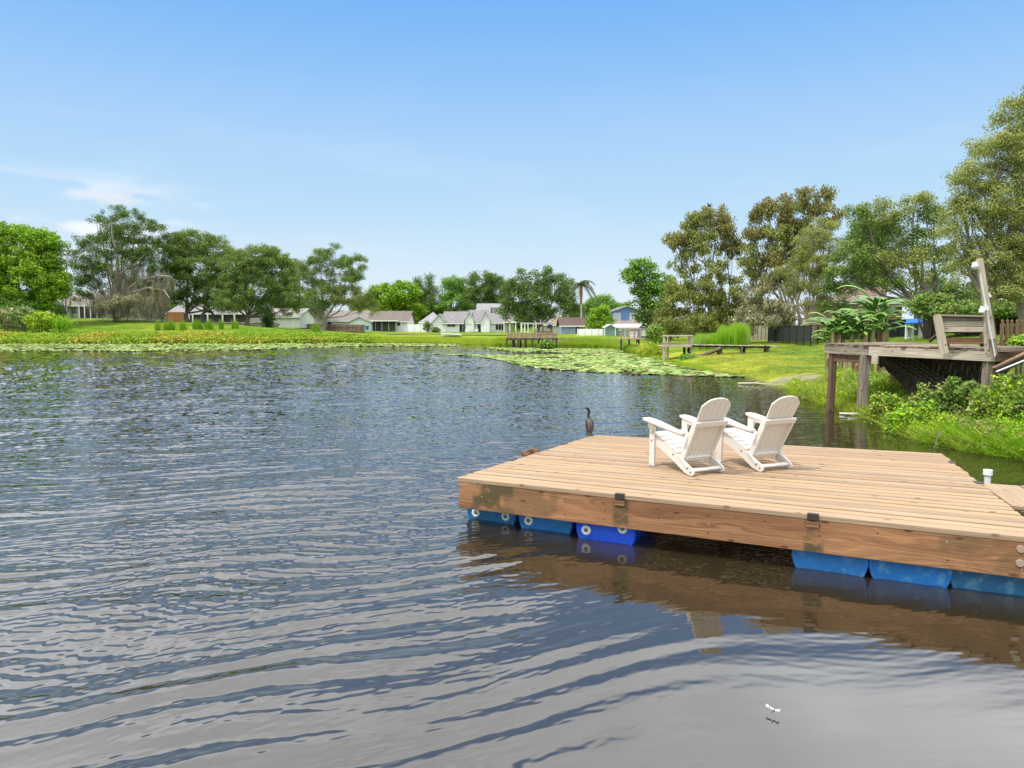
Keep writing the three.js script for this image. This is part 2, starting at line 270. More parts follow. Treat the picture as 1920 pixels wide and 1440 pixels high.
// ------------------------------------------------------------------ the floating dock in front
const DECK = 0.512, TH = 0.042;
const cFL = onLevel(860, 895, DECK), cFR = (() => { const a = onLevel(860, 895, DECK), b = onLevel(1920, 1006, DECK), t = 1.034; return [lerp(a[0], b[0], t), DECK, lerp(a[2], b[2], t)]; })(), cBL = onLevel(1117, 815.5, DECK), cBR = onLevel(1763, 849.5, DECK);
const mix3 = (a, b, t) => [0, 1, 2].map((k) => lerp(a[k], b[k], t));
const frontDir = V(cFR).sub(V(cFL)).normalize(), inDir = new THREE.Vector3(-frontDir.z, 0, frontDir.x).normalize();
if (inDir.z > 0) inDir.negate();
{
  seed(5);
  const dock = thing('floating_dock', 'square tan plank swimming dock floating on blue plastic drums', 'dock', [mix3(cFL, cBR, 0.5)[0], 0, mix3(cFL, cBR, 0.5)[2]]);
  const O = dock.position, rel = (p) => [p[0] - O.x, p[1] - O.y, p[2] - O.z];
  const N = 26;
  for (let i = 0; i < N; i++) {
    const gap = 0.10, t0 = (i + (i ? gap * rr(0.6, 1.3) : 0)) / N, t1 = (i + 1 - gap * rr(0.7, 1.6)) / N, dy = gauss() * 0.0022, e0 = gauss() * 0.008, e1 = gauss() * 0.012;
    const end = (L, a, b, e) => {
      const A = V(rel(mix3(L ? cFL : cFR, L ? cBL : cBR, a))), B = V(rel(mix3(L ? cFL : cFR, L ? cBL : cBR, b)));
      A.addScaledVector(frontDir, e); B.addScaledVector(frontDir, e);
      const c = 0.005, w = A.distanceTo(B), P = (t, y) => [lerp(A.x, B.x, t), DECK + dy + y, lerp(A.z, B.z, t)];
      return [P(0, -TH), P(0, -c), P(c / w, 0), P(1 - c / w, 0), P(1, -c), P(1, -TH)];
    };
    const g = outward(loft([end(1, t0, t1, -0.012 + e0), end(0, t0, t1, 0.012 + e1)]));
    const a = g.attributes.uv.array, su = rnd() * 2, sv = rnd(); for (let k = 0; k < a.length; k += 2) { a[k] += su; a[k + 1] += sv; }
    part('plank', g, MAT.deck[Math.floor(rnd() * 6)], dock);
  }
  // the deep boards round the edge; the front one carries its own grain, knots, nail rows and the damp stains below the straps
  const L = V(cFL).distanceTo(V(cFR)), HB = 0.285;
  const stripU = [];
  const uOf = (px) => { const p = onLevel(px, 900, DECK); const r = ray(px, 950); const A = cFL, dx = frontDir.x, dz = frontDir.z; const den = r[0] * dz - r[2] * dx; return (r[0] * (0 - A[2]) - r[2] * (0 - A[0])) / den; };   // metres along the front edge seen at this column
  const along = (px) => { const r = ray(px, 950), a = cFL; return (a[0] * r[2] - a[2] * r[0]) / (r[0] * frontDir.z - r[2] * frontDir.x); };
  const strap = [along(1162), along(1525)];
  const fasciaTex = tex(2048, 128, (u, v) => {
    const x = u * L, y = v * HB, s = 71;
    const warp = fbm(x * 1.1, y * 7, s, 4), g1 = fbm(x * 0.9, y * 55 + warp * 16, s + 2, 4), g2 = vn(x * 9, y * 400, s + 5), big = fbm(x * 0.8, y * 4, s + 9, 4);
    let t = clamp(0.5 + (g1 - 0.5) * 1.1 + (g2 - 0.5) * 0.35 + (big - 0.5) * 0.7);
    let c = [lerp(0.56, 0.83, t), lerp(0.40, 0.65, t), lerp(0.28, 0.47, t)];
    for (let i = 0; i < 12; i++) { const kx = (i + 0.2 + h2(i, 3, s) * 0.7) / 12 * L, ky = h2(i, 4, s) * HB, q = Math.hypot((x - kx) / 0.045, (y - ky) / 0.016), k = sstep(1, 0.35, q) * 0.75; c = [lerp(c[0], 0.36, k), lerp(c[1], 0.22, k), lerp(c[2], 0.14, k)]; }
    const stain = (a, b, k0, n0) => { const k = sstep(a, a + 0.05, x) * sstep(b, b - 0.05, x) * sstep(0.30, 0.62, fbm(x * 7 + n0, y * 9, s + 30, 4)) * k0; c = [lerp(c[0], 0.40, k), lerp(c[1], 0.36, k), lerp(c[2], 0.24, k)]; };
    stain(0.12, 0.66, 0.95, 1); stain(0.5, 1.15, 0.35, 4); for (const q of strap) stain(q - 0.09, q + 0.11, 1.0, 9); stain(strap[1] + 0.9, strap[1] + 1.5, 0.35, 14);
    for (let col = 0; col < 11; col++) { const nx = 0.24 + col * 0.465 + (h2(col, 8, s) - 0.5) * 0.08; for (let r = 0; r < 3; r++) if (h2(col, r, 91) > 0.3) { const ny = HB * (0.18 + 0.28 * r) + h2(col, r, 92) * 0.02, q = Math.hypot(x - nx - (h2(col, r, 94) - 0.5) * 0.02, y - ny); if (q < 0.0065) c = h2(col, r, 93) > 0.35 ? [0.2, 0.13, 0.1] : [0.86, 0.82, 0.74]; } }
    return c;
  }, [1, 1]);
  const fbump = std([0.68, 0.60, 0.52], 0.85, { map: fasciaTex, bumpMap: bumpWood, bumpScale: 0.002 });
  const edge = (a, b, name, mat, thick, inset, own) => {
    const d = V(b).sub(V(a)).normalize(), n = new THREE.Vector3(-d.z, 0, d.x); if (n.dot(V(mix3(cFL, cBR, 0.5)).sub(V(a))) < 0) n.negate();
    const st = [a, b].map((p) => { const q = V(rel(p)).addScaledVector(n, inset); const r = q.clone().addScaledVector(n, thick), yT = DECK - TH - 0.001, yB = yT - HB, c = 0.004; return [[q.x, yB + c, q.z], [q.x, yT - c, q.z], [q.x + n.x * c, yT, q.z + n.z * c], [r.x, yT, r.z], [r.x, yB, r.z], [q.x + n.x * c, yB, q.z + n.z * c]]; });
    const g = outward(loft(st));
    if (own) { const p = g.attributes.position.array, a2 = g.attributes.uv.array, A = V(rel(a)); for (let i = 0; i < p.length / 3; i++) { a2[i * 2] = ((p[i * 3] - A.x) * d.x + (p[i * 3 + 2] - A.z) * d.z) / L; a2[i * 2 + 1] = (p[i * 3 + 1] - (DECK - TH - 0.001 - HB)) / HB; } }
    part(name, g, mat, dock);
  };
  edge(cFL, cFR, 'fascia_board', fbump, 0.04, 0.004, true);
  edge(mix3(cFL, cBL, 0.013), mix3(cFL, cBL, 0.985), 'fascia_board', MAT.deck[4], 0.04, 0.004);
  edge(mix3(cFR, cBR, 0.013), mix3(cFR, cBR, 0.985), 'fascia_board', MAT.deck[4], 0.04, 0.004);
  edge(cBL, cBR, 'fascia_board', MAT.deck[4], 0.04, 0.004);
  for (const t of [0.12, 0.3, 0.5, 0.7, 0.88]) { const a = V(rel(mix3(cFL, cFR, t))).addScaledVector(inDir, 0.06), b = V(rel(mix3(cBL, cBR, t))).addScaledVector(inDir, -0.06); part('joist', bar([a.x, DECK - 0.16, a.z], [b.x, DECK - 0.16, b.z], 0.04, 0.22), MAT.brown, dock); }
  // two dark hold-down straps folded over the front edge
  const steel = std([0.055, 0.042, 0.034], 0.6, { metalness: 0.3 });
  for (const q of strap) {
    const c = V(rel(cFL)).addScaledVector(frontDir, q), f = frontDir, n = inDir, pt = (a, y, z) => [c.x + f.x * a + n.x * z, y, c.z + f.z * a + n.z * z];
    const top = bar(pt(-0.045, DECK + 0.004, 0.010), pt(0.045, DECK + 0.004, 0.010), 0.04, 0.005, [0, 1, 0], 0.001);
    const down = bar(pt(-0.045, DECK - 0.020, -0.013), pt(0.045, DECK - 0.020, -0.013), 0.005, 0.053, [0, 1, 0], 0.001);
    part('strap', [top, down], steel, dock);
    part('strap_plate', bar(pt(-0.05, DECK - 0.085, -0.006), pt(0.05, DECK - 0.085, -0.006), 0.006, 0.045, [0, 1, 0], 0.001), MAT.brown, dock);
  }
  // two round bolts at the right end of the front board
  for (const [v, k] of [[1040, 0], [1068, 1]]) { const q = along(1919), c = V(rel(cFL)).addScaledVector(frontDir, q), y = DECK - 0.1 - k * 0.11; const g = new THREE.CylinderGeometry(0.026, 0.03, 0.012, 20).rotateX(Math.PI / 2).rotateY(Math.atan2(-inDir.x, -inDir.z)).translate(c.x - inDir.x * 0.003, y, c.z - inDir.z * 0.003); part('bolt', g, std([0.42, 0.33, 0.25], 0.5, { metalness: 0.3 }), dock); }
  // small timber bracket on the left edge
  { const c = rel(onLevel(997, 853, DECK)), d = V(cBL).sub(V(cFL)).normalize(), n = [-d.z, d.x]; const s = n[0] > 0 ? -1 : 1; const P = (a, b, y) => [c[0] + d.x * a + s * n[0] * b, y, c[2] + d.z * a + s * n[1] * b];
    part('bracket', [bar(P(-0.02, 0.02, DECK + 0.005), P(-0.02, 0.11, DECK + 0.005), 0.03, 0.06), bar(P(0.22, 0.02, DECK + 0.005), P(0.22, 0.11, DECK + 0.005), 0.03, 0.06), bar(P(-0.04, 0.12, DECK + 0.005), P(0.24, 0.12, DECK + 0.005), 0.025, 0.06)], MAT.brown, dock);
    for (const t of [0.33, 0.72]) { const e = rel(mix3(cFL, cBL, t)); part('clip', bar([e[0] - d.x * 0.05 + s * n[0] * 0.016, DECK + 0.004, e[2] - d.z * 0.05 + s * n[1] * 0.016], [e[0] + d.x * 0.05 + s * n[0] * 0.016, DECK + 0.004, e[2] + d.z * 0.05 + s * n[1] * 0.016], 0.05, 0.006, [0, 1, 0], 0.001), steel, dock); }
    for (const t of [0.53, 0.83]) { const e = rel(mix3(cFR, cBR, t)), d2 = V(cBR).sub(V(cFR)).normalize(); part('clip', bar([e[0] - d2.x * 0.06, DECK + 0.004, e[2] - d2.z * 0.06], [e[0] + d2.x * 0.06, DECK + 0.004, e[2] + d2.z * 0.06], 0.07, 0.006, [0, 1, 0], 0.001), steel, dock); }
  }
  // drums: a domed, rimmed head towards us, axis into the dock
  const R = 0.308, prof = [[0.001, 0.012], [0.09, 0.010], [0.20, 0.006], [0.262, 0.010], [0.272, -0.004], [0.285, -0.010], [0.296, 0.0], [0.300, 0.02], [0.298, 0.06], [0.303, 0.20], [0.303, 0.30], [0.297, 0.31], [0.303, 0.32], [0.303, 0.58], [0.297, 0.59], [0.303, 0.60], [0.300, 0.84], [0.29, 0.88], [0.001, 0.88]].map(([r, y]) => new THREE.Vector2(r * R / 0.303, y));
  const drumGeo = new THREE.LatheGeometry(prof, 40).rotateX(-Math.PI / 2); { const p = drumGeo.attributes.position, q = drumGeo.attributes.uv; for (let i = 0; i < p.count; i++) q.setXY(i, p.getX(i) * 1.3 + p.getZ(i) * 0.9, p.getY(i) * 1.3 + p.getZ(i) * 0.4); }
  const scuff = (base, s, k) => tex(256, 256, (u, v) => { const n = fbm(u * 14, v * 14, s, 6, 14, 14), m = vn(u * 60, v * 90, s + 4, 60, 90); const t = sstep(0.48, 0.74, n) * k * 0.8 + (m > 0.86 ? 0.12 * k : 0); return base.map((c, i) => lerp(c * (0.92 + 0.16 * fbm(u * 4, v * 4, s + 7, 3, 4, 4)), [0.55, 0.68, 0.78][i], t)); }, [1, 1]);
  const drums = [[921, 0.26, [0.06, 0.42, 0.62], 0.25, 0.125, [[-0.19, -0.05], [0.17, -0.05]]], [1022, 0.20, [0.06, 0.46, 0.72], 0.3, 0.125, [[-0.19, -0.045]]], [1135, 0.10, [0.08, 0.33, 0.86], 0.12, 0.12, [[-0.20, -0.03], [0.17, 0.03]]], [1557, 0.10, [0.16, 0.47, 0.74], 0.6, 0.135, []], [1709, 0.10, [0.12, 0.47, 0.76], 0.65, 0.135, []], [1866, 0.14, [0.16, 0.42, 0.58], 0.7, 0.135, []]];
  const white = std([0.78, 0.8, 0.76], 0.4), plug = std([0.16, 0.17, 0.15], 0.5);
  drums.forEach(([px, inset, col, sc, cy, bungs], i) => {
    const r = ray(px, 1000), b = V(cFL).addScaledVector(inDir, inset), q = (b.x * r[2] - b.z * r[0]) / (r[0] * frontDir.z - r[2] * frontDir.x), c = rel(b.clone().addScaledVector(frontDir, q).toArray());
    const m = part('drum', drumGeo, std([0.95, 0.95, 0.95], 0.36, { map: scuff(col, 300 + i * 9, sc) }), dock); m.position.set(c[0], cy, c[2]); m.rotation.y = Math.atan2(-inDir.x, -inDir.z) + gauss() * 0.02;
    const ringG = new THREE.LatheGeometry([[0.022, 0.004], [0.034, 0.010], [0.046, 0.008], [0.050, -0.004]].map((p) => new THREE.Vector2(...p)), 28).rotateX(Math.PI / 2).translate(0, 0, 0.0), plugG = new THREE.CylinderGeometry(0.023, 0.023, 0.008, 20).rotateX(Math.PI / 2), cross = new THREE.BoxGeometry(0.03, 0.007, 0.006).translate(0, 0, 0.005);
    for (const [bx, by] of bungs) { const p = part('bung', ringG, white, m); p.position.set(bx, by, -0.004); p.scale.z = 1; part('plug', mergeGeometries([plugG.toNonIndexed(), cross.toNonIndexed()]), plug, m).position.set(bx, by, -0.004); }
  });
  // gangway that joins the dock at the right
  const gw = thing('gangway', 'low plank gangway hinged to the right edge of the floating dock', 'gangway', onLevel(1900, 940, DECK - 0.03));
  const G = gw.position, rg = (p) => [p[0] - G.x, p[1] - G.y, p[2] - G.z];
  const a0 = onLevel(1833, 905, DECK - 0.02), a1 = onLevel(1893, 948, DECK - 0.02), e = V(a1).sub(V(a0)), out = new THREE.Vector3(-e.z, 0, e.x).normalize(); if (out.x < 0) out.negate();
  const off = (p, k, y = 0) => [p[0] + out.x * k, p[1] + y, p[2] + out.z * k];
  part('hinge_flap', outward(loft([[rg(off(a0, 0.02)), rg(off(a0, 0.02, -0.03)), rg(off(a0, 0.36, -0.035)), rg(off(a0, 0.36, -0.005))], [rg(off(a1, 0.02)), rg(off(a1, 0.02, -0.03)), rg(off(a1, 0.36, -0.035)), rg(off(a1, 0.36, -0.005))]])), MAT.deck[0], gw);
  for (let i = 0; i < 16; i++) { const k0 = 0.375 + i * 0.145, k1 = k0 + 0.138; part('plank', outward(loft([[rg(off(a0, k0)), rg(off(a0, k0, -0.04)), rg(off(a0, k1, -0.04)), rg(off(a0, k1))], [rg(off(a1, k0)), rg(off(a1, k0, -0.04)), rg(off(a1, k1, -0.04)), rg(off(a1, k1))]])), MAT.deck[[2, 0, 5, 1][i % 4]], gw); }
  for (const p of [a0, a1]) { const s = p === a0 ? 0.02 : -0.02, dd = e.clone().normalize().multiplyScalar(s); part('stringer', bar(rg([off(p, 0.4)[0] + dd.x, p[1] - 0.145, off(p, 0.4)[2] + dd.z]), rg([off(p, 2.6)[0] + dd.x, p[1] - 0.145, off(p, 2.6)[2] + dd.z]), 0.04, 0.2), MAT.brown, gw); }
  part('hinge', bar(rg(off(a1, 0.30, -0.03)), rg(off(a1, 0.6, -0.03)), 0.07, 0.012), steel, gw);
  const mp = thing('mooring_pipe', 'short white capped pipe standing in the water behind the gangway', 'pipe', [onLevel(1890, 907, 0.3)[0], 0, onLevel(1890, 907, 0.3)[2] - 0.35]);
  part('pipe', new THREE.CylinderGeometry(0.035, 0.035, 1.25, 18).translate(0, -0.28, 0), std([0.7, 0.71, 0.68], 0.5), mp);
  part('cap', new THREE.CylinderGeometry(0.048, 0.05, 0.06, 18).translate(0, 0.36, 0), std([0.78, 0.78, 0.75], 0.5), mp);
}
// ------------------------------------------------------------------ two white folding garden chairs on the dock
{
  const plastic = std([0.72, 0.66, 0.585], 0.5), boltM = std([0.16, 0.15, 0.14], 0.4, { metalness: 0.7 });
  const c1 = thing('adirondack_chair', 'left one of the two white slatted garden chairs, nearer the perched bird', 'chair', [0, 0, 0], 'white garden chairs on the dock');
  // local: x to the right, -z is the way the sitter looks, rear feet at z = 0
  const plate = (outline, x0, x1, ch = 0.003) => {     // a board cut to an outline in the (z, y) plane, between x0 and x1
    const st = [[x0, 0.0], [x0, 1], [x1, 1], [x1, 0]]; const cz = outline.reduce((a, p) => a + p[0], 0) / outline.length, cy = outline.reduce((a, p) => a + p[1], 0) / outline.length;
    const S = (x, k) => outline.map(([z, y]) => { const l = Math.hypot(z - cz, y - cy), f = (l - ch * k) / l; return [x, cy + (y - cy) * f, cz + (z - cz) * f]; });
    return outward(loft([S(x0, 1), S(x0 + ch, 0), S(x1 - ch, 0), S(x1, 1)]));
  };
  // runner boards from the seat front down to the rear foot
  const run = [[-0.66, 0.365], [-0.60, 0.368], [-0.33, 0.27], [-0.14, 0.175], [-0.02, 0.118], [0.05, 0.085], [0.085, 0.055], [0.09, 0.025], [0.07, 0.003], [0.03, 0.0], [-0.06, 0.02], [-0.22, 0.10], [-0.40, 0.185], [-0.58, 0.255], [-0.66, 0.285]];
  for (const s of [-1, 1]) part('runner', plate(run, s * 0.213 - 0.011, s * 0.213 + 0.011), plastic, c1);
  part('stretcher', bar([-0.202, 0.055, 0.03], [0.202, 0.055, 0.03], 0.05, 0.02, [0, 1, 0.3]), plastic, c1);
  part('stretcher', bar([-0.202, 0.315, -0.655], [0.202, 0.315, -0.655], 0.02, 0.09), plastic, c1);
  // seat slats lie on the runners
  for (let i = 0; i < 6; i++) { const z = -0.635 + i * 0.083, y = i ? lerp(0.376, 0.215, (z + 0.6) / 0.4) + 0.010 : 0.378; part('seat_slat', bar([-0.226, y, z], [0.226, y, z], 0.079, 0.018, i ? [0, 0.925, 0.38] : [0, 1, 0]), plastic, c1); }
  // front legs and arms
  for (const s of [-1, 1]) {
    part('front_leg', plate([[-0.655, 0], [-0.655, 0.525], [-0.565, 0.525], [-0.565, 0]], s * 0.238 - 0.011, s * 0.238 + 0.011), plastic, c1);
    part('arm_bracket', plate([[-0.60, 0.39], [-0.66, 0.47], [-0.66, 0.522], [-0.54, 0.515], [-0.54, 0.47]], s * 0.262 - 0.011, s * 0.262 + 0.011), plastic, c1);
    // the arm is a plank with a rounded front and a tapered rear
    const out = []; const w = (t) => t < 0.08 ? 0.045 + 0.02 * Math.sqrt(t / 0.08) : lerp(0.065, 0.036, sstep(0.25, 1, t));
    for (let k = 0; k <= 14; k++) { const t = k / 14, z = lerp(-0.70, -0.03, t), y = lerp(0.548, 0.458, sstep(0, 1, t) * 0.5 + t * 0.5), cx = s * lerp(0.272, 0.258, t), ww = w(t); out.push([[cx - ww, y - 0.011, z], [cx + ww, y - 0.011, z], [cx + ww, y + 0.008, z], [cx + ww - 0.004, y + 0.011, z], [cx - ww + 0.004, y + 0.011, z], [cx - ww, y + 0.008, z]]); }
    part('arm', outward(loft(out)), plastic, c1);
    part('arm_rail', bar([s * 0.236, 0.495, -0.56], [s * 0.228, 0.437, -0.06], 0.02, 0.05), plastic, c1);
    // back struts from the runner up to the cross rail
    part('back_strut', bar([s * 0.190, 0.165, -0.135], [s * 0.206, 0.585, 0.09], 0.022, 0.075, [0, 0.42, -0.9]), plastic, c1);
    part('latch', bar([s * 0.232, 0.20, -0.15], [s * 0.232, 0.085, -0.0], 0.014, 0.03), plastic, c1);
    for (const [z, y] of [[-0.02, 0.075], [0.045, 0.04], [-0.25, 0.19]]) part('bolt', new THREE.CylinderGeometry(0.009, 0.009, 0.006, 10).rotateZ(Math.PI / 2).translate(s * 0.227, y, z), boltM, c1);
    for (const y of [0.30, 0.45]) part('bolt', new THREE.CylinderGeometry(0.009, 0.009, 0.006, 10).rotateZ(Math.PI / 2).translate(s * 0.252, y, -0.61), boltM, c1);
    part('bolt', new THREE.CylinderGeometry(0.009, 0.009, 0.006, 10).rotateX(Math.PI / 2 - 0.44).translate(s * 0.2, 0.47, 0.053), boltM, c1);
  }
  // fanned back slats with one arched top line
  const bo = [0, 0.165, -0.155], bd = [0, 0.878, 0.479], bn = [0, -0.479, 0.878];
  const topY = (x) => 0.735 + 0.055 * Math.sqrt(Math.max(0, 1 - (x / 0.215) ** 2)) - 0.07 * Math.pow(Math.abs(x) / 0.215, 3);
  for (let i = 0; i < 5; i++) {
    const a0 = -0.165 + i * 0.067 + 0.003, a1 = a0 + 0.060, b0 = -0.205 + i * 0.083 + 0.003, b1 = b0 + 0.076, st = [];
    const NS = 10; for (let k = 0; k <= NS; k++) { const t = k / NS; const xl = lerp(a0, b0, t), xr = lerp(a1, b1, t), yl = topY(b0) * t, yr = topY(b1) * t, ym = topY((b0 + b1) / 2) * t;
      const pt = (x, y, n) => [bo[0] + x, bo[1] + bd[1] * y + bn[1] * n, bo[2] + bd[2] * y + bn[2] * n];
      st.push([pt(xl, yl, -0.008), pt((xl + xr) / 2, ym, -0.008), pt(xr, yr, -0.008), pt(xr, yr, 0.006), pt(xr - 0.003, yr, 0.009), pt((xl + xr) / 2, ym, 0.009), pt(xl + 0.003, yl, 0.009), pt(xl, yl, 0.006)]); }
    part('back_slat', outward(loft(st)), plastic, c1);
  }
  const bp = (x, y, n) => [x, bo[1] + bd[1] * y + bn[1] * n, bo[2] + bd[2] * y + bn[2] * n];
  part('back_rail', bar(bp(-0.225, 0.475, 0.036), bp(0.225, 0.475, 0.036), 0.062, 0.022, [0, 0.42, -0.9]), plastic, c1);
  part('back_rail', bar(bp(-0.178, 0.012, 0.032), bp(0.178, 0.012, 0.032), 0.04, 0.045, [0, 0.42, -0.9]), plastic, c1);
  const place = (c, L, R, yaw) => { const a = onLevel(...L, DECK), b = onLevel(...R, DECK); c.position.set((a[0] + b[0]) / 2, DECK + 0.003, (a[2] + b[2]) / 2); c.rotation.y = yaw; };
  const c2 = c1.clone(); c2.name = numbered('adirondack_chair'); scene.add(c2); c2.userData = { ...c1.userData, label: 'right one of the two white slatted garden chairs, farther from the bird' };
  place(c1, [1286, 890], [1352, 886], 0.46); place(c2, [1417, 883], [1477, 878], 0.42);
  for (const c of [c1, c2]) c.scale.setScalar(0.975);
}

// ------------------------------------------------------------------ the dark water bird at the far corner
{
  const p = onLevel(1105, 816.5, DECK), bird = thing('cormorant', 'dark long necked water bird standing on the far dock corner', 'bird', [p[0], DECK, p[2]], undefined, 0.06);
  const st = [], cols = [], spine = [  // x, y, z, half width, half depth, tone
    [0.000, 0.048, 0.040, 0.018, 0.012, 1], [0.000, 0.060, 0.034, 0.036, 0.030, 1], [0.001, 0.085, 0.020, 0.048, 0.044, 1], [0.001, 0.120, 0.010, 0.056, 0.055, 1], [0.001, 0.160, 0.002, 0.058, 0.060, 1], [0.000, 0.195, -0.006, 0.056, 0.056, 1], [-0.002, 0.222, -0.012, 0.048, 0.046, 0.9], [-0.006, 0.242, -0.016, 0.034, 0.034, 0.6], [-0.010, 0.258, -0.020, 0.024, 0.026, 0.25], [-0.013, 0.280, -0.024, 0.019, 0.020, 0], [-0.012, 0.303, -0.026, 0.0175, 0.018, 0], [-0.006, 0.325, -0.026, 0.0175, 0.018, 0], [-0.003, 0.346, -0.025, 0.0185, 0.018, 0], [-0.007, 0.367, -0.024, 0.020, 0.018, 0], [-0.018, 0.385, -0.024, 0.021, 0.018, 0], [-0.034, 0.395, -0.024, 0.019, 0.016, 0], [-0.050, 0.397, -0.024, 0.014, 0.012, 0], [-0.058, 0.397, -0.024, 0.007, 0.006, 0.2]];
  const seg = 18;
  for (let i = 0; i < spine.length; i++) {
    const a = V(spine[Math.max(0, i - 1)].slice(0, 3)), b = V(spine[Math.min(spine.length - 1, i + 1)].slice(0, 3)), d = b.sub(a).normalize(), side = new THREE.Vector3(-d.y, d.x, 0).negate().normalize(), dep = new THREE.Vector3(0, 0, 1);
    const s = spine[i]; st.push(Array.from({ length: seg }, (_, k) => { const t = k / seg * 6.28318, lump = 1 + (s[5] > 0.5 ? 0.05 * vn(k * 0.9, i * 1.3, 3) : 0); return [0, 1, 2].map((c) => s[c] + (side.getComponent(c) * Math.cos(t) * s[3] + dep.getComponent(c) * Math.sin(t) * s[4]) * lump); }));
  }
  const g0 = smooth(outward(loft(st))), P = g0.attributes.position, c = [];
  for (let i = 0; i < P.count; i++) { const y = P.getY(i), x = P.getX(i), w = sstep(0.262, 0.225, y), sc = vn(x * 130, y * 95, 3) * 0.6 + vn(x * 260, y * 60, 9) * 0.5, edge = sstep(0.030, 0.05, Math.abs(x)); const br = [0.085, 0.062, 0.052].map((q) => q * (0.45 + sc) * lerp(1, 0.35, edge)), bl = [0.010, 0.010, 0.012]; c.push(...[0, 1, 2].map((k) => lerp(bl[k], br[k], w))); }
  g0.setAttribute('color', new THREE.Float32BufferAttribute(c, 3));
  part('body', g0, std([1, 1, 1], 0.55, { vertexColors: true }), bird);
  part('beak', smooth(tube([[-0.055, 0.397, -0.024], [-0.075, 0.400, -0.024], [-0.098, 0.403, -0.024], [-0.104, 0.399, -0.024]], [0.0075, 0.005, 0.0035, 0.0015], 8)), std([0.16, 0.13, 0.08], 0.5), bird);
  for (const s of [-1, 1]) {
    part('eye', new THREE.SphereGeometry(0.0035, 10, 8).translate(-0.040, 0.400, -0.024 + s * 0.0145), std([0.02, 0.12, 0.14], 0.2), bird);
    // folded wing laid along the flank
    const w = []; for (let i = 0; i <= 8; i++) { const t = i / 8, y = lerp(0.215, 0.055, t), wd = 0.027 * Math.sin(Math.PI * (0.12 + 0.8 * t)) + 0.004; w.push(Array.from({ length: 10 }, (_, k) => { const a = k / 10 * 6.28318; return [s * (0.043 + 0.010 * Math.sin(t * 3) - t * 0.012) + Math.cos(a) * 0.017 * (1 - t * 0.5), y + Math.sin(a) * 0.004, lerp(0.006, 0.032, t) + Math.sin(a) * wd]; })); }
    part('wing', smooth(outward(loft(w))), std([0.028, 0.022, 0.02], 0.6), bird);
    part('leg', smooth(tube([[s * 0.03, 0.075, 0.0], [s * 0.037, 0.035, -0.005], [s * 0.040, 0.006, 0.0]], [0.012, 0.007, 0.007], 8)), std([0.02, 0.018, 0.018], 0.6), bird);
    const f = []; for (const a of [-0.5, 0.0, 0.5]) f.push(tube([[s * 0.04, 0.007, 0.0], [s * 0.04 + Math.sin(a + s * 0.2) * 0.05, 0.004, -Math.cos(a) * 0.05]], [0.006, 0.003], 6));
    f.push(outward(loft([[[s * 0.04 - 0.004, 0.002, 0], [s * 0.04 + 0.004, 0.002, 0], [s * 0.04, 0.006, 0]], [[s * 0.04 - 0.022, 0.002, -0.038], [s * 0.04 + 0.022, 0.002, -0.038], [s * 0.04, 0.004, -0.042]]])));
    part('foot', f, std([0.02, 0.018, 0.018], 0.6), bird);
  }
  const tl = []; for (let i = 0; i <= 6; i++) { const t = i / 6, w = lerp(0.022, 0.043, sstep(0, 0.8, t)); tl.push([[-w, lerp(0.075, 0.004, t), lerp(0.04, 0.062, t)], [0, lerp(0.077, 0.003, t), lerp(0.05, 0.070, t)], [w, lerp(0.075, 0.004, t), lerp(0.04, 0.062, t)], [0, lerp(0.075, 0.004, t), lerp(0.036, 0.060, t)]]); }
  part('tail', outward(loft(tl)), std([0.075, 0.055, 0.045], 0.8), bird);
}
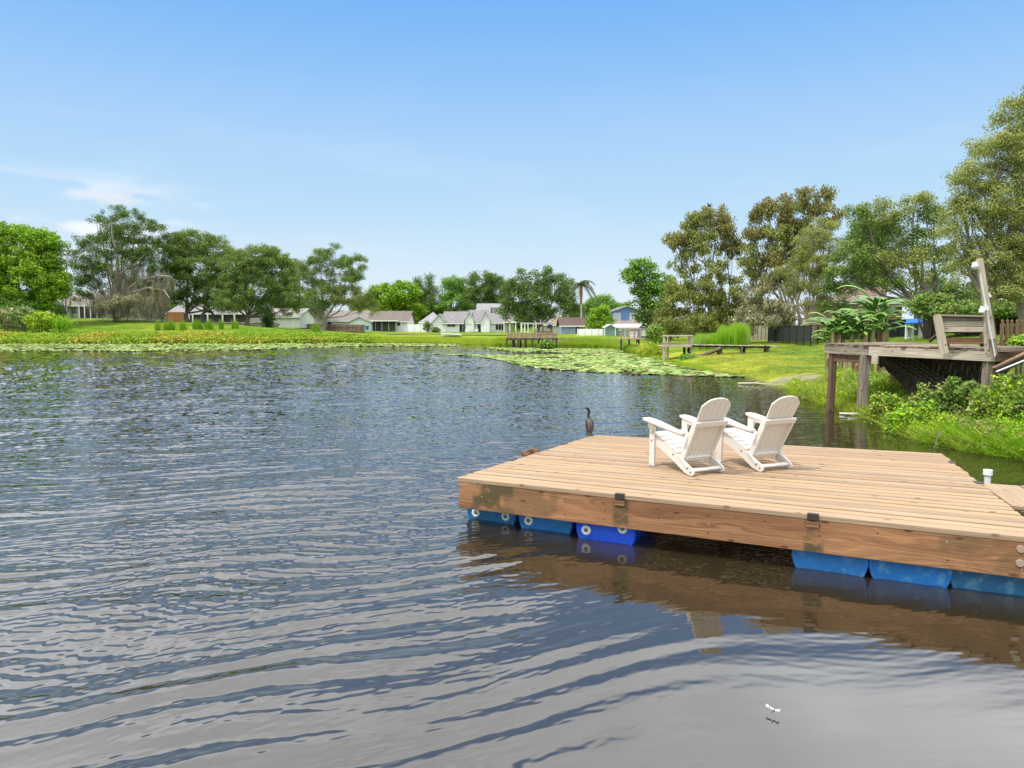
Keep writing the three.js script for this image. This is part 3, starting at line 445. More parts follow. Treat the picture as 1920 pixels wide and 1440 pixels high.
// a skimming dragonfly close to us over the water, and a tiny bird on a tree top
{
  const p = onLevel(1452, 1332, 0.03), df = thing('dragonfly', 'small dragonfly with white and black banded wings over the water', 'dragonfly', p, undefined, 0), k = 1 / 480;
  const bk = std([0.012, 0.010, 0.012], 0.5), wh = std([0.8, 0.8, 0.8], 0.5);
  const L = (x, y, h = 0) => [x * k, h * k, y * k * 1.75];    // photo pixels relative to the thorax, foreshortened on the water
  part('body', smooth(tube([L(-12, 6), L(-8, 4.2), L(-3, 1.6), L(-1, 0.4), L(1.4, -0.8), L(3.2, -1.2)], [0.0008, 0.0018, 0.002, 0.0042, 0.0042, 0.0022], 10)), bk, df);
  const wing = (x, y, w) => { const l = Math.hypot(x, y), n = [-y / l * w, x / l * w], ou = [[0, 0.2], [0.3, 0.8], [0.6, 1], [0.85, 1], [1, 0.45], [1, -0.45], [0.85, -1], [0.6, -0.9], [0.3, -0.7], [0, -0.2]]; const m = part('wing', outward(loft([0.2, -0.2].map((h) => ou.map(([t, s]) => L(x * t + n[0] * s, y * t + n[1] * s, 1.5 + t * 1.6 + h))))), wh, df); part('wing_spot', outward(loft([0.3, -0.3].map((h) => [[0.45, 0], [0.5, 0.6], [0.64, 0.65], [0.7, 0], [0.64, -0.65], [0.5, -0.6]].map(([t, s]) => L(x * t + n[0] * s, y * t + n[1] * s, 1.5 + t * 1.6 + h))))), bk, m); };
  wing(-16.5, -10, 1.5); wing(-12.5, -14.5, 1.5); wing(9, 5.5, 1.5); wing(14, 1.5, 1.4);
  const q = at(1330, 386, 62), b = thing('small_bird', 'tiny dark bird above the top of the tall brownish tree', 'bird', q);
  part('body', new THREE.SphereGeometry(0.12, 10, 8).scale(1.5, 0.8, 0.9), std([0.03, 0.03, 0.03], 0.8), b); part('tail', bar([0.12, 0, 0], [0.34, 0.06, 0], 0.08, 0.03), std([0.03, 0.03, 0.03], 0.8), b);
  part('wing', bar([-0.05, 0.05, 0], [-0.2, 0.22, 0.1], 0.12, 0.03), std([0.03, 0.03, 0.03], 0.8), b); part('wing', bar([0.0, 0.05, 0], [0.16, 0.22, 0.1], 0.12, 0.03), std([0.03, 0.03, 0.03], 0.8), b);
}

// ------------------------------------------------------------------ the old leaning pier at the right
const PA = at(1548, 645, 17.5), PB = at(1867, 657, 14.2), pierY = 1.62;
{
  seed(12);
  const pier = thing('old_pier', 'weathered grey timber pier on tall posts with a collapsed underside', 'pier', [PA[0], 0, PA[2]]);
  const O = pier.position, rel = (p) => [p[0] - O.x, p[1], p[2] - O.z];
  const f = V(PB).sub(V(PA)); f.y = 0; f.normalize(); const bk = new THREE.Vector3(f.z, 0, -f.x); if (bk.z > 0) bk.negate();
  const yA = PA[1], yB = PB[1], Ln = Math.hypot(PB[0] - PA[0], PB[2] - PA[2]);
  const P = (a, b, y) => { const t = a / Ln; return rel([PA[0] + f.x * a + bk.x * b, lerp(yA, yB, t) + y, PA[2] + f.z * a + bk.z * b]); };
  const D = 2.7;
  for (let i = 0; i < 30; i++) { const a = (i + 0.5) / 30 * Ln, j = gauss() * 0.05; part('plank', bar(P(a, -0.045 + j * 0.5, gauss() * 0.008), P(a, D + gauss() * 0.08, gauss() * 0.012), Ln / 30 - 0.012, 0.035, [0, 1, 0], 0.006, rnd() * 9), rnd() < 0.6 ? MAT.grey : MAT.brownGrey, pier); }
  part('fascia_board', bar(P(0, -0.02, -0.125), P(1.15, -0.02, -0.125), 0.045, 0.2, [0, 1, 0], 0.004, 3), MAT.grey, pier); part('fascia_board', bar(P(1.16, -0.02, -0.125), P(Ln, -0.02, -0.125), 0.045, 0.2, [0, 1, 0], 0.004, 6), MAT.greyPale, pier);
  part('fascia_board', bar(P(0, 0.0, -0.13), P(0, D, -0.13), 0.045, 0.2), MAT.brownGrey, pier); part('fascia_board', bar(P(Ln, 0.0, -0.13), P(Ln, D, -0.13), 0.045, 0.2), MAT.brownGrey, pier); part('fascia_board', bar(P(0, D, -0.13), P(Ln, D, -0.13), 0.045, 0.2), MAT.brownGrey, pier);
  for (const b of [0.25, 1.0, 1.8, 2.5]) part('joist', bar(P(0.05, b, -0.13), P(Ln - 0.05, b, -0.13), 0.05, 0.18), MAT.brownGrey, pier);
  part('cross_beam', bar(P(0.1, 0.05, -0.33), P(1.32, 0.05, -0.33), 0.05, 0.17), MAT.brownGrey, pier);
  part('beam_end', bar(P(1.25, -0.03, -0.31), P(1.40, -0.03, -0.31), 0.06, 0.2), MAT.greyPale, pier);
  const post = (a, b, r, lean, mat = MAT.brownGrey) => { const t = P(a, b, -0.22), o = P(a + lean, b, 0); part('post', bar([o[0], -0.7, o[2]], t, r, r, [0, 0, 1], 0.01, a), mat, pier); };
  post(0.17, 0.08, 0.145, -0.06, MAT.brownGrey);
  post(1.02, 0.04, 0.185, -0.03, MAT.grey); post(Ln - 0.16, 0.10, 0.17, -0.03, MAT.grey); post(0.2, D - 0.1, 0.16, 0); post(2.2, D - 0.1, 0.16, 0); post(Ln - 0.2, D - 0.1, 0.16, 0);
  // collapsed slab of old planks that hangs from the deck and lies on the bank
  const slab = (t) => { const a = lerp(0.72, 3.9, t); return a; };
  for (let i = 0; i < 12; i++) { const t0 = i / 12, t1 = (i + 1) / 12; const top = P(lerp(0.85, Ln - 0.3, (t0 + t1) / 2), 1.2, -0.23), bot = P(lerp(0.55, Ln - 1.0, (t0 + t1) / 2), lerp(1.1, 0.75, t0), lerp(-0.28, -1.28, Math.min(1, (t0 + t1) / 2 * 1.75))); part('fallen_plank', bar(top, bot, Ln / 12 + 0.16, 0.04, [bk.x, 0.3, bk.z]), MAT.shadeDark, pier); }  // planks take the darker wood, the shade under the deck painted in
  for (let i = 0; i < 5; i++) { const k = i / 5; part('fallen_plank', bar(P(0.75 + k * 0.9, 1.0, -0.28 - k * 0.02), P(2.75 + k * 0.5, 0.7, -1.28 + k * 0.18), 0.24, 0.04, [bk.x, 0.8, bk.z]), MAT.shadeDark, pier); }
  // bench with its back to us
  const B0 = (u, v, b = 0.0) => at(u, v, 14.9 - (u - 1755) * 0.006 + b);
  const bench = thing('slatted_bench', 'weathered grey slatted bench on the old pier beside the leaning pole', 'bench', [B0(1805, 650)[0], PB[1], B0(1805, 650)[2]]);
  const rb = (p) => [p[0] - bench.position.x, p[1] - bench.position.y, p[2] - bench.position.z];
  part('post', bar(rb(B0(1771, 663, -0.1)), rb(B0(1757, 591, -0.1)), 0.16, 0.06, [0, 0, 1], 0.006), MAT.greyPale, bench);
  part('post', bar(rb(B0(1852, 662, 0)), rb(B0(1848, 592, 0)), 0.10, 0.06, [0, 0, 1], 0.006), MAT.greyPale, bench);
  for (const [v0, v1, m] of [[593, 601, MAT.grey], [602, 612, MAT.greyPale], [613, 622.5, MAT.greyPale]]) { const v = (v0 + v1) / 2; part('back_slat', bar(rb(B0(1762 + (v - 593) * 0.1, v)), rb(B0(1849, v)), 0.035, (v1 - v0) / 90, [0, 1, 0], 0.004, v), m, bench); }
  part('top_rail', bar(rb(B0(1752, 591, -0.03)), rb(B0(1850, 593, -0.03)), 0.14, 0.03, [0, 1, 0.05]), MAT.grey, bench);
  for (const [v, b] of [[635, 0.12], [636, 0.27], [637, 0.42]]) part('seat_slat', bar(rb(B0(1768, v, b)), rb(B0(1848, v, b)), 0.13, 0.035), MAT.brown, bench);
  part('seat_apron', bar(rb(B0(1770, 640, 0.05)), rb(B0(1846, 640, 0.05)), 0.03, 0.1), MAT.brown, bench);
  part('brace', bar(rb(B0(1840, 628, 0.2)), rb(B0(1853, 652, 0.05)), 0.05, 0.12, [0, 0, 1]), MAT.grey, bench); part('brace', bar(rb(B0(1742, 640, 0.3)), rb(B0(1757, 628, 0.3)), 0.05, 0.08, [0, 0, 1]), MAT.dark, bench);
  part('leg', bar(rb(B0(1775, 650, 0.4)), rb(B0(1775, 637, 0.4)), 0.08, 0.08, [0, 0, 1]), MAT.dark, bench); part('leg', bar(rb(B0(1843, 650, 0.4)), rb(B0(1843, 637, 0.4)), 0.08, 0.08, [0, 0, 1]), MAT.dark, bench);
  // leaning timber pole with lamp heads and a conduit
  const L = (u, v, b = 0) => at(u, v, 14.0 + b), pole = thing('lamp_pole', 'leaning grey timber pole with two white lamp heads at the bench', 'lamp post', L(1862, 664)), rp = (p) => [p[0] - pole.position.x, p[1] - pole.position.y, p[2] - pole.position.z];
  part('post', bar(rp(L(1860, 635)), rp(L(1836, 485)), 0.115, 0.07, [0, 0, 1], 0.008), MAT.greyPale, pole); part('post', bar(rp(L(1864, 665, 0.07)), rp(L(1855, 600, 0.07)), 0.125, 0.06, [0, 0, 1], 0.008), MAT.grey, pole);
  const wp = std([0.72, 0.72, 0.70], 0.45), glass = std([0.6, 0.62, 0.62], 0.15);
  part('conduit', tube([rp(L(1866, 668, -0.05)), rp(L(1853, 600, -0.05)), rp(L(1846, 560, -0.05)), rp(L(1838, 515, -0.05))], 0.013, 8), wp, pole);
  const lamp = (u, v, r) => { const c = rp(L(u, v, -0.04)), h = part('lamp_head', new THREE.LatheGeometry([[0.001, 1.5], [0.5, 1.45], [0.75, 1.1], [0.8, 0.5], [1.0, 0.35], [1.0, 0.05]].map((p) => new THREE.Vector2(p[0] * r, p[1] * r)), 20), wp, pole); h.position.set(...c); h.rotation.z = 0.1; part('lens', new THREE.LatheGeometry([[0.95, 0.05], [0.9, -0.4], [0.55, -0.85], [0.001, -1.0]].map((p) => new THREE.Vector2(p[0] * r, p[1] * r)), 20), glass, h); };
  lamp(1828, 500, 0.062); 
  { const c = rp(L(1846, 578, -0.07)); part('junction_box', [box(c[0] - 0.065, c[0] + 0.06, c[1] - 0.04, c[1] + 0.045, c[2] - 0.04, c[2] + 0.04), new THREE.CylinderGeometry(0.05, 0.055, 0.07, 14).translate(c[0] - 0.05, c[1] - 0.045, c[2]).toNonIndexed()], wp, pole); }
  { const c = rp(L(1854, 554, 0)); part('socket', new THREE.CylinderGeometry(0.03, 0.035, 0.07, 12).rotateZ(0.6).translate(c[0], c[1], c[2]), wp, pole); }
  // fallen gangway planks at the right of the pier
  const ramp = thing('fallen_ramp', 'dark weathered plank ramp sloping up from the right end of the old pier', 'ramp', at(1890, 680, 13.2)), rq = (p) => [p[0] - ramp.position.x, p[1] - ramp.position.y, p[2] - ramp.position.z];
  for (let i = 0; i < 6; i++) part('plank', bar(rq(at(1866, 692, 13.2 + i * 0.16)), rq(at(1985, 634, 13.7 + i * 0.16)), 0.15, 0.04, [0.4, 1, 0], 0.006, i), i % 2 ? MAT.grey : MAT.brown, ramp);
  part('stringer', bar(rq(at(1866, 697, 13.1)), rq(at(1985, 642, 13.6)), 0.05, 0.14), MAT.dark, ramp); part('pipe', tube([rq(at(1868, 697, 12.95)), rq(at(1980, 652, 13.4))], 0.016, 8), std([0.6, 0.6, 0.58], 0.5), ramp);
  part('handrail', bar(rq(at(1868, 656, 14.2)), rq(at(1985, 652, 14.6)), 0.05, 0.09), MAT.grey, ramp);
}
// ------------------------------------------------------------------ houses, sheds, fences and docks on the far banks
const paint = (r, g, b) => { const k = 'p' + [r, g, b]; return paint[k] ??= std([r, g, b], 0.75, { map: paint.map ??= tex(128, 128, (u, v) => 0.9 + 0.1 * fbm(u * 8, v * 8, 4, 4, 8, 8), [0.3, 0.3]) }); };
const shingle = (r, g, b) => { const k = 's' + [r, g, b]; return paint[k] ??= std([r, g, b], 0.9, { map: shingle.map ??= tex(256, 256, (u, v) => { const row = Math.floor(v * 16), c = Math.floor(u * 12 + (row % 2) * 0.5); return (0.78 + 0.2 * h2(c % 12, row, 3)) * ((v * 16) % 1 < 0.12 ? 0.75 : 1); }, [0.35, 0.35]) }); };
const glassDark = std([0.02, 0.025, 0.03], 0.08), white = paint(0.82, 0.82, 0.80);
const local = (g) => ({ x: (u, d) => X(u, d) - g.position.x, y: (v, d) => Y(v, d) - g.position.y, z: (d) => -d - g.position.z });
// a slab of roof from an eave line to a ridge line
function slab(a, b, c, d, t = 0.14) { const n = V(b).sub(V(a)).cross(V(d).sub(V(a))).normalize(); if (n.y < 0) n.negate(); const lo = (p) => [p[0] - n.x * t, p[1] - n.y * t, p[2] - n.z * t]; return outward(loft([[a, d, lo(d), lo(a)], [b, c, lo(c), lo(b)]])); }
// one wing of a house in photo pixels: base, eaves and ridge heights at a depth; kind x (ridge runs across), z (gable faces the lake), hip
function wing(g, { u0, u1, base, eave, ridge, d, dep, kind = 'x', wall, roof, trim = white, over = 0.45, names: nm = ['wall', 'roof'] }) {
  const l = local(g), x0 = l.x(u0, d), x1 = l.x(u1, d), y0 = l.y(base, d) - 0.7, y1 = l.y(eave, d), z0 = l.z(d), z1 = l.z(d + dep), zm = (z0 + z1) / 2, xm = (x0 + x1) / 2;
  const yr = kind === 'z' ? l.y(ridge, d) : Y(ridge, d + dep / 2) - g.position.y;
  if (kind === 'x') {
    part(nm[0], outward(loft([x0, x1].map((x) => [[x, y0, z0], [x, y1, z0], [x, yr - 0.1, zm], [x, y1, z1], [x, y0, z1]]))), wall, g);
    const s = (yr - y1) / (zm - z0), e = (z) => yr + s * (z - zm);
    part(nm[1], [slab([x0 - over, y1 - over * Math.abs(s), z0 + over], [x1 + over, y1 - over * Math.abs(s), z0 + over], [x1 + over, yr, zm], [x0 - over, yr, zm]), slab([x0 - over, y1 - over * Math.abs(s), z1 - over], [x1 + over, y1 - over * Math.abs(s), z1 - over], [x1 + over, yr, zm], [x0 - over, yr, zm])], roof, g);
    part('fascia', bar([x0 - over, y1 - over * Math.abs(s) - 0.12, z0 + over + 0.03], [x1 + over, y1 - over * Math.abs(s) - 0.12, z0 + over + 0.03], 0.05, 0.2), trim, g);
  } else if (kind === 'z') {
    part(nm[0], outward(loft([z0, z1].map((z) => [[x0, y0, z], [x0, y1, z], [xm, yr - 0.1, z], [x1, y1, z], [x1, y0, z]]))), wall, g);
    const s = (yr - y1) / (xm - x0), f = z0 + over, b = z1 - over;
    for (const [xe, sg] of [[x0, -1], [x1, 1]]) part(nm[1], slab([xe + sg * over, y1 - over * s, f], [xe + sg * over, y1 - over * s, b], [xm, yr, b], [xm, yr, f]), roof, g);
    part('fascia', [bar([x0 - over, y1 - over * s - 0.08, f + 0.03], [xm, yr - 0.1, f + 0.03], 0.05, 0.2, [0, 0, 1]), bar([x1 + over, y1 - over * s - 0.08, f + 0.033], [xm, yr - 0.1, f + 0.033], 0.05, 0.2, [0, 0, 1])], trim, g);
  } else {
    part(nm[0], box(x0, x1, y0, y1, z0, z1), wall, g);
    const r = Math.min((x1 - x0) / 2, dep / 2), A = [x0 - over, y1, z0 + over], B = [x1 + over, y1, z0 + over], C = [x1 + over, y1, z1 - over], D = [x0 - over, y1, z1 - over], R0 = [x0 + r, yr, zm], R1 = [x1 - r, yr, zm];
    const tri = (a, b, c) => outward(loft([[a, b, c], [a, b, c].map((p) => [p[0], p[1] - 0.1, p[2]])]));
    part(nm[1], [slab(A, B, R1, R0), slab(D, C, R1, R0), tri(A, D, R0), tri(B, C, R1)], roof, g);
    part('fascia', bar([A[0], y1 - 0.1, A[2] + 0.03], [B[0], y1 - 0.1, B[2] + 0.03], 0.05, 0.2), trim, g);
  }
}
function win(g, u0, v0, u1, v1, d, { name = 'window', frame = white, pane = glassDark, bars = 0, proud = 0.05 } = {}) {
  const l = local(g), x0 = l.x(u0, d), x1 = l.x(u1, d), y0 = l.y(v1, d), y1 = l.y(v0, d), z = l.z(d);
  const fr = [bar([x0, y0, z], [x1, y0, z], proud * 2, 0.1), bar([x0, y1, z], [x1, y1, z], proud * 2, 0.1), bar([x0, y0 + 0.05, z], [x0, y1 - 0.05, z], 0.1, proud * 2, [0, 0, 1]), bar([x1, y0 + 0.05, z], [x1, y1 - 0.05, z], 0.1, proud * 2, [0, 0, 1])];
  for (let k = 1; k <= bars; k++) { const x = lerp(x0, x1, k / (bars + 1)); fr.push(bar([x, y0 + 0.05, z], [x, y1 - 0.05, z], 0.07, proud * 1.6, [0, 0, 1])); }
  const m = part(name, fr, frame, g);
  part(name === 'door' ? 'door_leaf' : 'pane', box(x0 + 0.04, x1 - 0.04, y0 + 0.04, y1 - 0.04, z - 0.05, z + 0.02), pane, m);
  return m;
}
const post = (g, name, u, v0, v1, d, w, mat, h = w) => { const l = local(g); return part(name, bar([l.x(u, d), l.y(v1, d), l.z(d)], [l.x(u, d), l.y(v0, d), l.z(d)], w, h, [0, 0, 1]), mat, g); };
const beam = (g, name, u0, v0, d0, u1, v1, d1, w, h, mat) => { const l = local(g); return part(name, bar([l.x(u0, d0), l.y(v0, d0), l.z(d0)], [l.x(u1, d1), l.y(v1, d1), l.z(d1)], w, h), mat, g); };
const house = (label, u, v, d, cat = 'house', name = 'house') => thing(name, label, cat, [X(u, d), Y(v, d), -d]);
const slabBox = (g, name, u0, u1, v0, v1, d, dep, mat) => { const l = local(g); return part(name, box(l.x(u0, d), l.x(u1, d), l.y(v1, d), l.y(v0, d), l.z(d), l.z(d + dep)), mat, g); };

{ // left: long low house with a pinkish roof
  const d = 118, g = house('low beige house with pinkish roof and dark porch at the far left', 150, 597, d);
  wing(g, { u0: 84, u1: 128, base: 600, eave: 571, ridge: 556, d: d - 1, dep: 8, kind: 'z', wall: white, roof: shingle(0.286, 0.231, 0.202) });
  wing(g, { u0: 118, u1: 220, base: 598, eave: 570, ridge: 546, d, dep: 11, wall: paint(0.52, 0.47, 0.40), roof: shingle(0.27, 0.225, 0.195) });
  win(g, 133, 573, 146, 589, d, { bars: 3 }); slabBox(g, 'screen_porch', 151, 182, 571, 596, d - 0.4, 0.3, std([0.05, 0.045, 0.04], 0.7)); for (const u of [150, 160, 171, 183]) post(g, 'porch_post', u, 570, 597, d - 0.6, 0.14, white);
  win(g, 184, 577, 191, 597, d, { name: 'door', pane: std([0.02, 0.02, 0.02], 0.6) }); win(g, 202, 578, 214, 590, d, { bars: 1 });
}
{ // the house under the oaks
  const d = 128, g = house('white long house with open dark porch under the spreading oaks', 430, 603, d);
  wing(g, { u0: 318, u1: 470, base: 604, eave: 586, ridge: 567, d, dep: 12, wall: paint(0.5, 0.48, 0.45), roof: shingle(0.30, 0.29, 0.28) });
  slabBox(g, 'porch_shade', 355, 462, 588, 604, d - 0.3, 0.25, std([0.03, 0.028, 0.026], 0.7)); for (const u of [355, 362, 390, 418, 440, 463]) post(g, 'porch_post', u, 586, 605, d - 0.6, 0.22, white);  // solid near-black sheet stands in for the shade inside the open porch
  wing(g, { u0: 462, u1: 562, base: 608, eave: 592, ridge: 578, d: d + 6, dep: 10, wall: white, roof: shingle(0.381, 0.35, 0.331) }); win(g, 474, 595, 490, 605, d + 6, { bars: 1 });
  const w = house('low grey stone garden wall in front of the oak shaded house', 430, 608, d - 8, 'wall', 'garden_wall');
  seed(31); { const l = local(w); for (let r = 0; r < 3; r++) for (let i = 0; i < 34; i++) { const u = 345 + (i + (r % 2) * 0.5) * 5.2, a = l.x(u, d - 8), b = l.x(u + 5.0, d - 8), y = -0.35 + r * 0.28; part('stone', bar([a, y, gauss() * 0.03], [b, y + gauss() * 0.02, gauss() * 0.03], 0.4, 0.27, [0, 1, 0], 0.05), [paint(0.3, 0.27, 0.23), paint(0.24, 0.21, 0.18), paint(0.36, 0.31, 0.26)][(i * 7 + r) % 3], w); } }
  const s = house('orange brown wooden panel beside the oak trunks', 330, 606, d - 6, 'fence panel', 'fence_panel');
  { const l = local(s), m = [std([0.42, 0.18, 0.07], 0.85), std([0.36, 0.15, 0.055], 0.85)]; for (let i = 0; i < 12; i++) { const a = l.x(315 + i * 2.55, d - 6) + 0.12; part('board', bar([a, -0.3, 0], [a, 1.9, 0], 0.22, 0.04, [0, 0, 1]), m[i % 2], s); } post(s, 'post', 314, 585, 610, d - 5.9, 0.14, m[1]); post(s, 'post', 346, 585, 610, d - 5.9, 0.14, m[1]); }
}
{ // brown plank fence of the next garden
  const g = house('long weathered brown plank fence in front of the white garage house', 600, 620, 138, 'fence', 'plank_fence');
  seed(32); const m = [std([0.20, 0.14, 0.10], 0.9), std([0.24, 0.17, 0.12], 0.9), std([0.17, 0.12, 0.09], 0.9)], l = local(g);
  for (let i = 0; i < 86; i++) { const t = i / 85, u = lerp(510, 681, t), d = lerp(146, 126, t), v1 = lerp(617, 624, t), v0 = lerp(606, 609, t); part('board', bar([l.x(u, d), l.y(v1, d) - 0.2, l.z(d)], [l.x(u, d), l.y(v0, d) + gauss() * 0.04, l.z(d)], 0.19, 0.03, [0, 0, 1]), m[Math.floor(rnd() * 3)], g); }
  for (const f of [0.2, 0.8]) beam(g, 'rail', 510, lerp(606, 617, f), 146.1, 681, lerp(609, 624, f), 126.1, 0.05, 0.12, m[0]);
  for (let i = 0; i < 10; i++) { const t = i / 9; post(g, 'post', lerp(510, 681, t), lerp(605, 608, t), lerp(618, 625, t), lerp(146.2, 126.2, t), 0.13, m[2]); }
  for (let i = 0; i < 14; i++) { const t = i / 13; post(g, 'board', lerp(681, 683, t), 609, 624, lerp(126, 134, t), 0.06, m[i % 3], 0.5); }
}
{ // house with garage gable and long brown roof
  const d = 172, g = house('pale house with brown roof, white gable and dark screened porch', 680, 620, d);
  wing(g, { u0: 558, u1: 604, base: 616, eave: 602, ridge: 586, d: d - 4, dep: 11, kind: 'z', wall: white, roof: shingle(0.306, 0.266, 0.238) });
  wing(g, { u0: 604, u1: 690, base: 618, eave: 600, ridge: 582, d, dep: 13, wall: paint(0.6, 0.56, 0.5), roof: shingle(0.25, 0.215, 0.185) });
  wing(g, { u0: 656, u1: 694, base: 620, eave: 602, ridge: 593, d: d - 5, dep: 8, kind: 'z', wall: white, roof: shingle(0.299, 0.245, 0.216) });
  wing(g, { u0: 690, u1: 764, base: 620, eave: 601, ridge: 583, d: d - 1, dep: 12, wall: white, roof: shingle(0.20, 0.16, 0.135) });
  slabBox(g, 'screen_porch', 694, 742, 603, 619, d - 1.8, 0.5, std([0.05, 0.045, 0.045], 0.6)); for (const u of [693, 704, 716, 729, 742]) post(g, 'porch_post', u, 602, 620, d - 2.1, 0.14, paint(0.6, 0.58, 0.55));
  slabBox(g, 'awning', 690, 746, 600.5, 602.5, d - 3.2, 2.4, white); win(g, 745, 604, 751, 611, d - 1, {}); win(g, 614, 604, 622, 612, d, {}); win(g, 668, 606, 676, 619, d - 5, { name: 'door', pane: paint(0.7, 0.7, 0.68) });
  const t = thing('water_butt', 'small blue tub at the corner of the screened porch', 'tub', [X(688, d - 6), Y(619, d - 6), -(d - 6)]); part('tub', new THREE.CylinderGeometry(0.5, 0.42, 1.0, 16).translate(0, 0.5, 0), paint(0.03, 0.2, 0.35), t); part('rim', new THREE.TorusGeometry(0.5, 0.05, 6, 18).rotateX(Math.PI / 2).translate(0, 1, 0), paint(0.05, 0.25, 0.4), t);
}
const vinyl = (label, u0, u1, v0, v1, d, d1) => { // white plastic panel fence
  const g = house(label, (u0 + u1) / 2, v1, d, 'fence', 'vinyl_fence'), n = Math.max(3, Math.round((u1 - u0) / 12));
  for (let i = 0; i < n; i++) { const a = lerp(u0, u1, i / n), b = lerp(u0, u1, (i + 1) / n), da = lerp(d, d1, i / n), db = lerp(d, d1, (i + 1) / n), l = local(g); part('panel', outward(loft([[a + 0.4, da], [b - 0.4, db]].map(([u, q]) => [[l.x(u, q), l.y(v1, q) - 0.3, l.z(q)], [l.x(u, q), l.y(v0, q), l.z(q)], [l.x(u, q), l.y(v0, q), l.z(q) - 0.06], [l.x(u, q), l.y(v1, q) - 0.3, l.z(q) - 0.06]]))), white, g); }
  for (let i = 0; i <= n; i++) post(g, 'post', lerp(u0, u1, i / n), v0 - 1, v1 + 1, lerp(d, d1, i / n) - 0.05, 0.14, white);
};
vinyl('white panel fence between the brown roofed house and the white house', 764, 800, 608, 621.5, 168, 165);
{ // the big white house
  const d = 164, g = house('large white house with grey stepped gable roofs and a covered porch', 880, 624, d), rf = shingle(0.272, 0.252, 0.252), rf2 = shingle(0.34, 0.336, 0.338);
  wing(g, { u0: 788, u1: 826, base: 623, eave: 605, ridge: 585, d: d + 4, dep: 12, kind: 'hip', wall: white, roof: rf2 });
  wing(g, { u0: 832, u1: 880, base: 624, eave: 604, ridge: 584, d: d - 2, dep: 10, kind: 'x', wall: white, roof: rf });
  wing(g, { u0: 812, u1: 836, base: 624, eave: 602, ridge: 588, d: d - 2.1, dep: 10.2, kind: 'z', wall: white, roof: rf2, over: 0.3 });
  wing(g, { u0: 880, u1: 915, base: 624, eave: 604, ridge: 581, d: d - 1, dep: 12, wall: white, roof: rf });
  wing(g, { u0: 872, u1: 888, base: 624, eave: 598, ridge: 583, d: d - 2.4, dep: 1.2, kind: 'z', wall: white, roof: rf2, over: 0.2 });
  wing(g, { u0: 902, u1: 918, base: 624, eave: 599, ridge: 582, d: d - 2.6, dep: 1.4, kind: 'z', wall: white, roof: rf2, over: 0.2 });
  wing(g, { u0: 895, u1: 955, base: 624, eave: 594, ridge: 569, d: d + 5, dep: 13, wall: white, roof: rf2 });
  wing(g, { u0: 915, u1: 962, base: 624, eave: 603, ridge: 587, d: d - 1, dep: 8, wall: white, roof: rf });
  win(g, 838, 605.5, 854, 613, d - 2, { bars: 1 }); win(g, 861, 606, 874, 623, d - 2, { name: 'door', bars: 1, pane: glassDark }); win(g, 895, 607, 908, 623, d - 1, { name: 'door', bars: 1, pane: glassDark }); win(g, 929, 608.5, 946, 619, d - 1, { bars: 2 });
  win(g, 919, 576, 932, 588, d + 4.9, { bars: 1, pane: paint(0.2, 0.2, 0.21) });
  slabBox(g, 'porch_roof', 944, 978, 603, 605.5, d - 7, 6, white); for (const u of [945, 956, 967, 977]) post(g, 'porch_post', u, 605, 625, d - 6.8, 0.2, white);
  slabBox(g, 'patio', 856, 955, 624.4, 627, d - 16, 14, paint(0.45, 0.42, 0.38));
  const um = thing('closed_parasol', 'closed dark parasol standing on the white house patio', 'parasol', [X(871, 150), Y(625, 150), -150]); part('pole', tube([[0, 0, 0], [0, 2.9, 0]], 0.04, 8), paint(0.1, 0.1, 0.1), um); part('canopy', new THREE.ConeGeometry(0.28, 1.9, 12).translate(0, 1.95, 0), paint(0.04, 0.04, 0.05), um); part('foot', new THREE.CylinderGeometry(0.3, 0.35, 0.12, 14).translate(0, 0.06, 0), paint(0.1, 0.1, 0.1), um);
  const chairAt = (u, label) => { const t = thing('patio_chair', label, 'chair', [X(u, 149), Y(625.5, 149), -149]); part('seat', box(-0.4, 0.4, 0.35, 0.45, -0.35, 0.35), paint(0.5, 0.48, 0.45), t); part('backrest', bar([0, 0.45, -0.35], [0, 1.0, -0.5], 0.8, 0.08, [0, 0, 1]), paint(0.5, 0.48, 0.45), t); for (const x of [-0.34, 0.34]) for (const z of [-0.3, 0.3]) part('leg', bar([x, 0, z], [x, 0.36, z], 0.06, 0.06, [0, 0, 1]), paint(0.2, 0.2, 0.2), t); };
  chairAt(884, 'left grey patio chair by the retaining wall of the white house'); chairAt(893, 'right grey patio chair by the retaining wall of the white house');
  const wallOf = (label, u0, u1, v0, v1, d) => { const w = house(label, (u0 + u1) / 2, v1, d, 'retaining wall', 'retaining_wall'), n = Math.round((u1 - u0) / 7), l = local(w), m = [std([0.09, 0.06, 0.045], 0.9), std([0.11, 0.075, 0.055], 0.9)]; for (let i = 0; i < n; i++) { const a = l.x(lerp(u0, u1, i / n), d), b = l.x(lerp(u0, u1, (i + 1) / n), d); part('panel', box(a + 0.02, b - 0.02, -0.4, l.y(v0, d), -0.2, (i % 2) * 0.03), m[i % 2], w); } part('cap', bar([l.x(u0, d), l.y(v0, d) + 0.06, -0.05], [l.x(u1, d), l.y(v0, d) + 0.06, -0.05], 0.4, 0.12), std([0.2, 0.16, 0.13], 0.9), w); };
  wallOf('dark brown timber retaining wall left of the white boat', 700, 842, 627, 634, 128); wallOf('dark brown timber retaining wall below the white house patio', 857, 950, 629, 638.5, 116);
  // the lawn that the walls hold back
  const bt = thing('small_boat', 'small white boat pulled up on the grass by the retaining walls', 'boat', [X(846, 104), ground(X(846, 104), -104), -104]), hs = [];
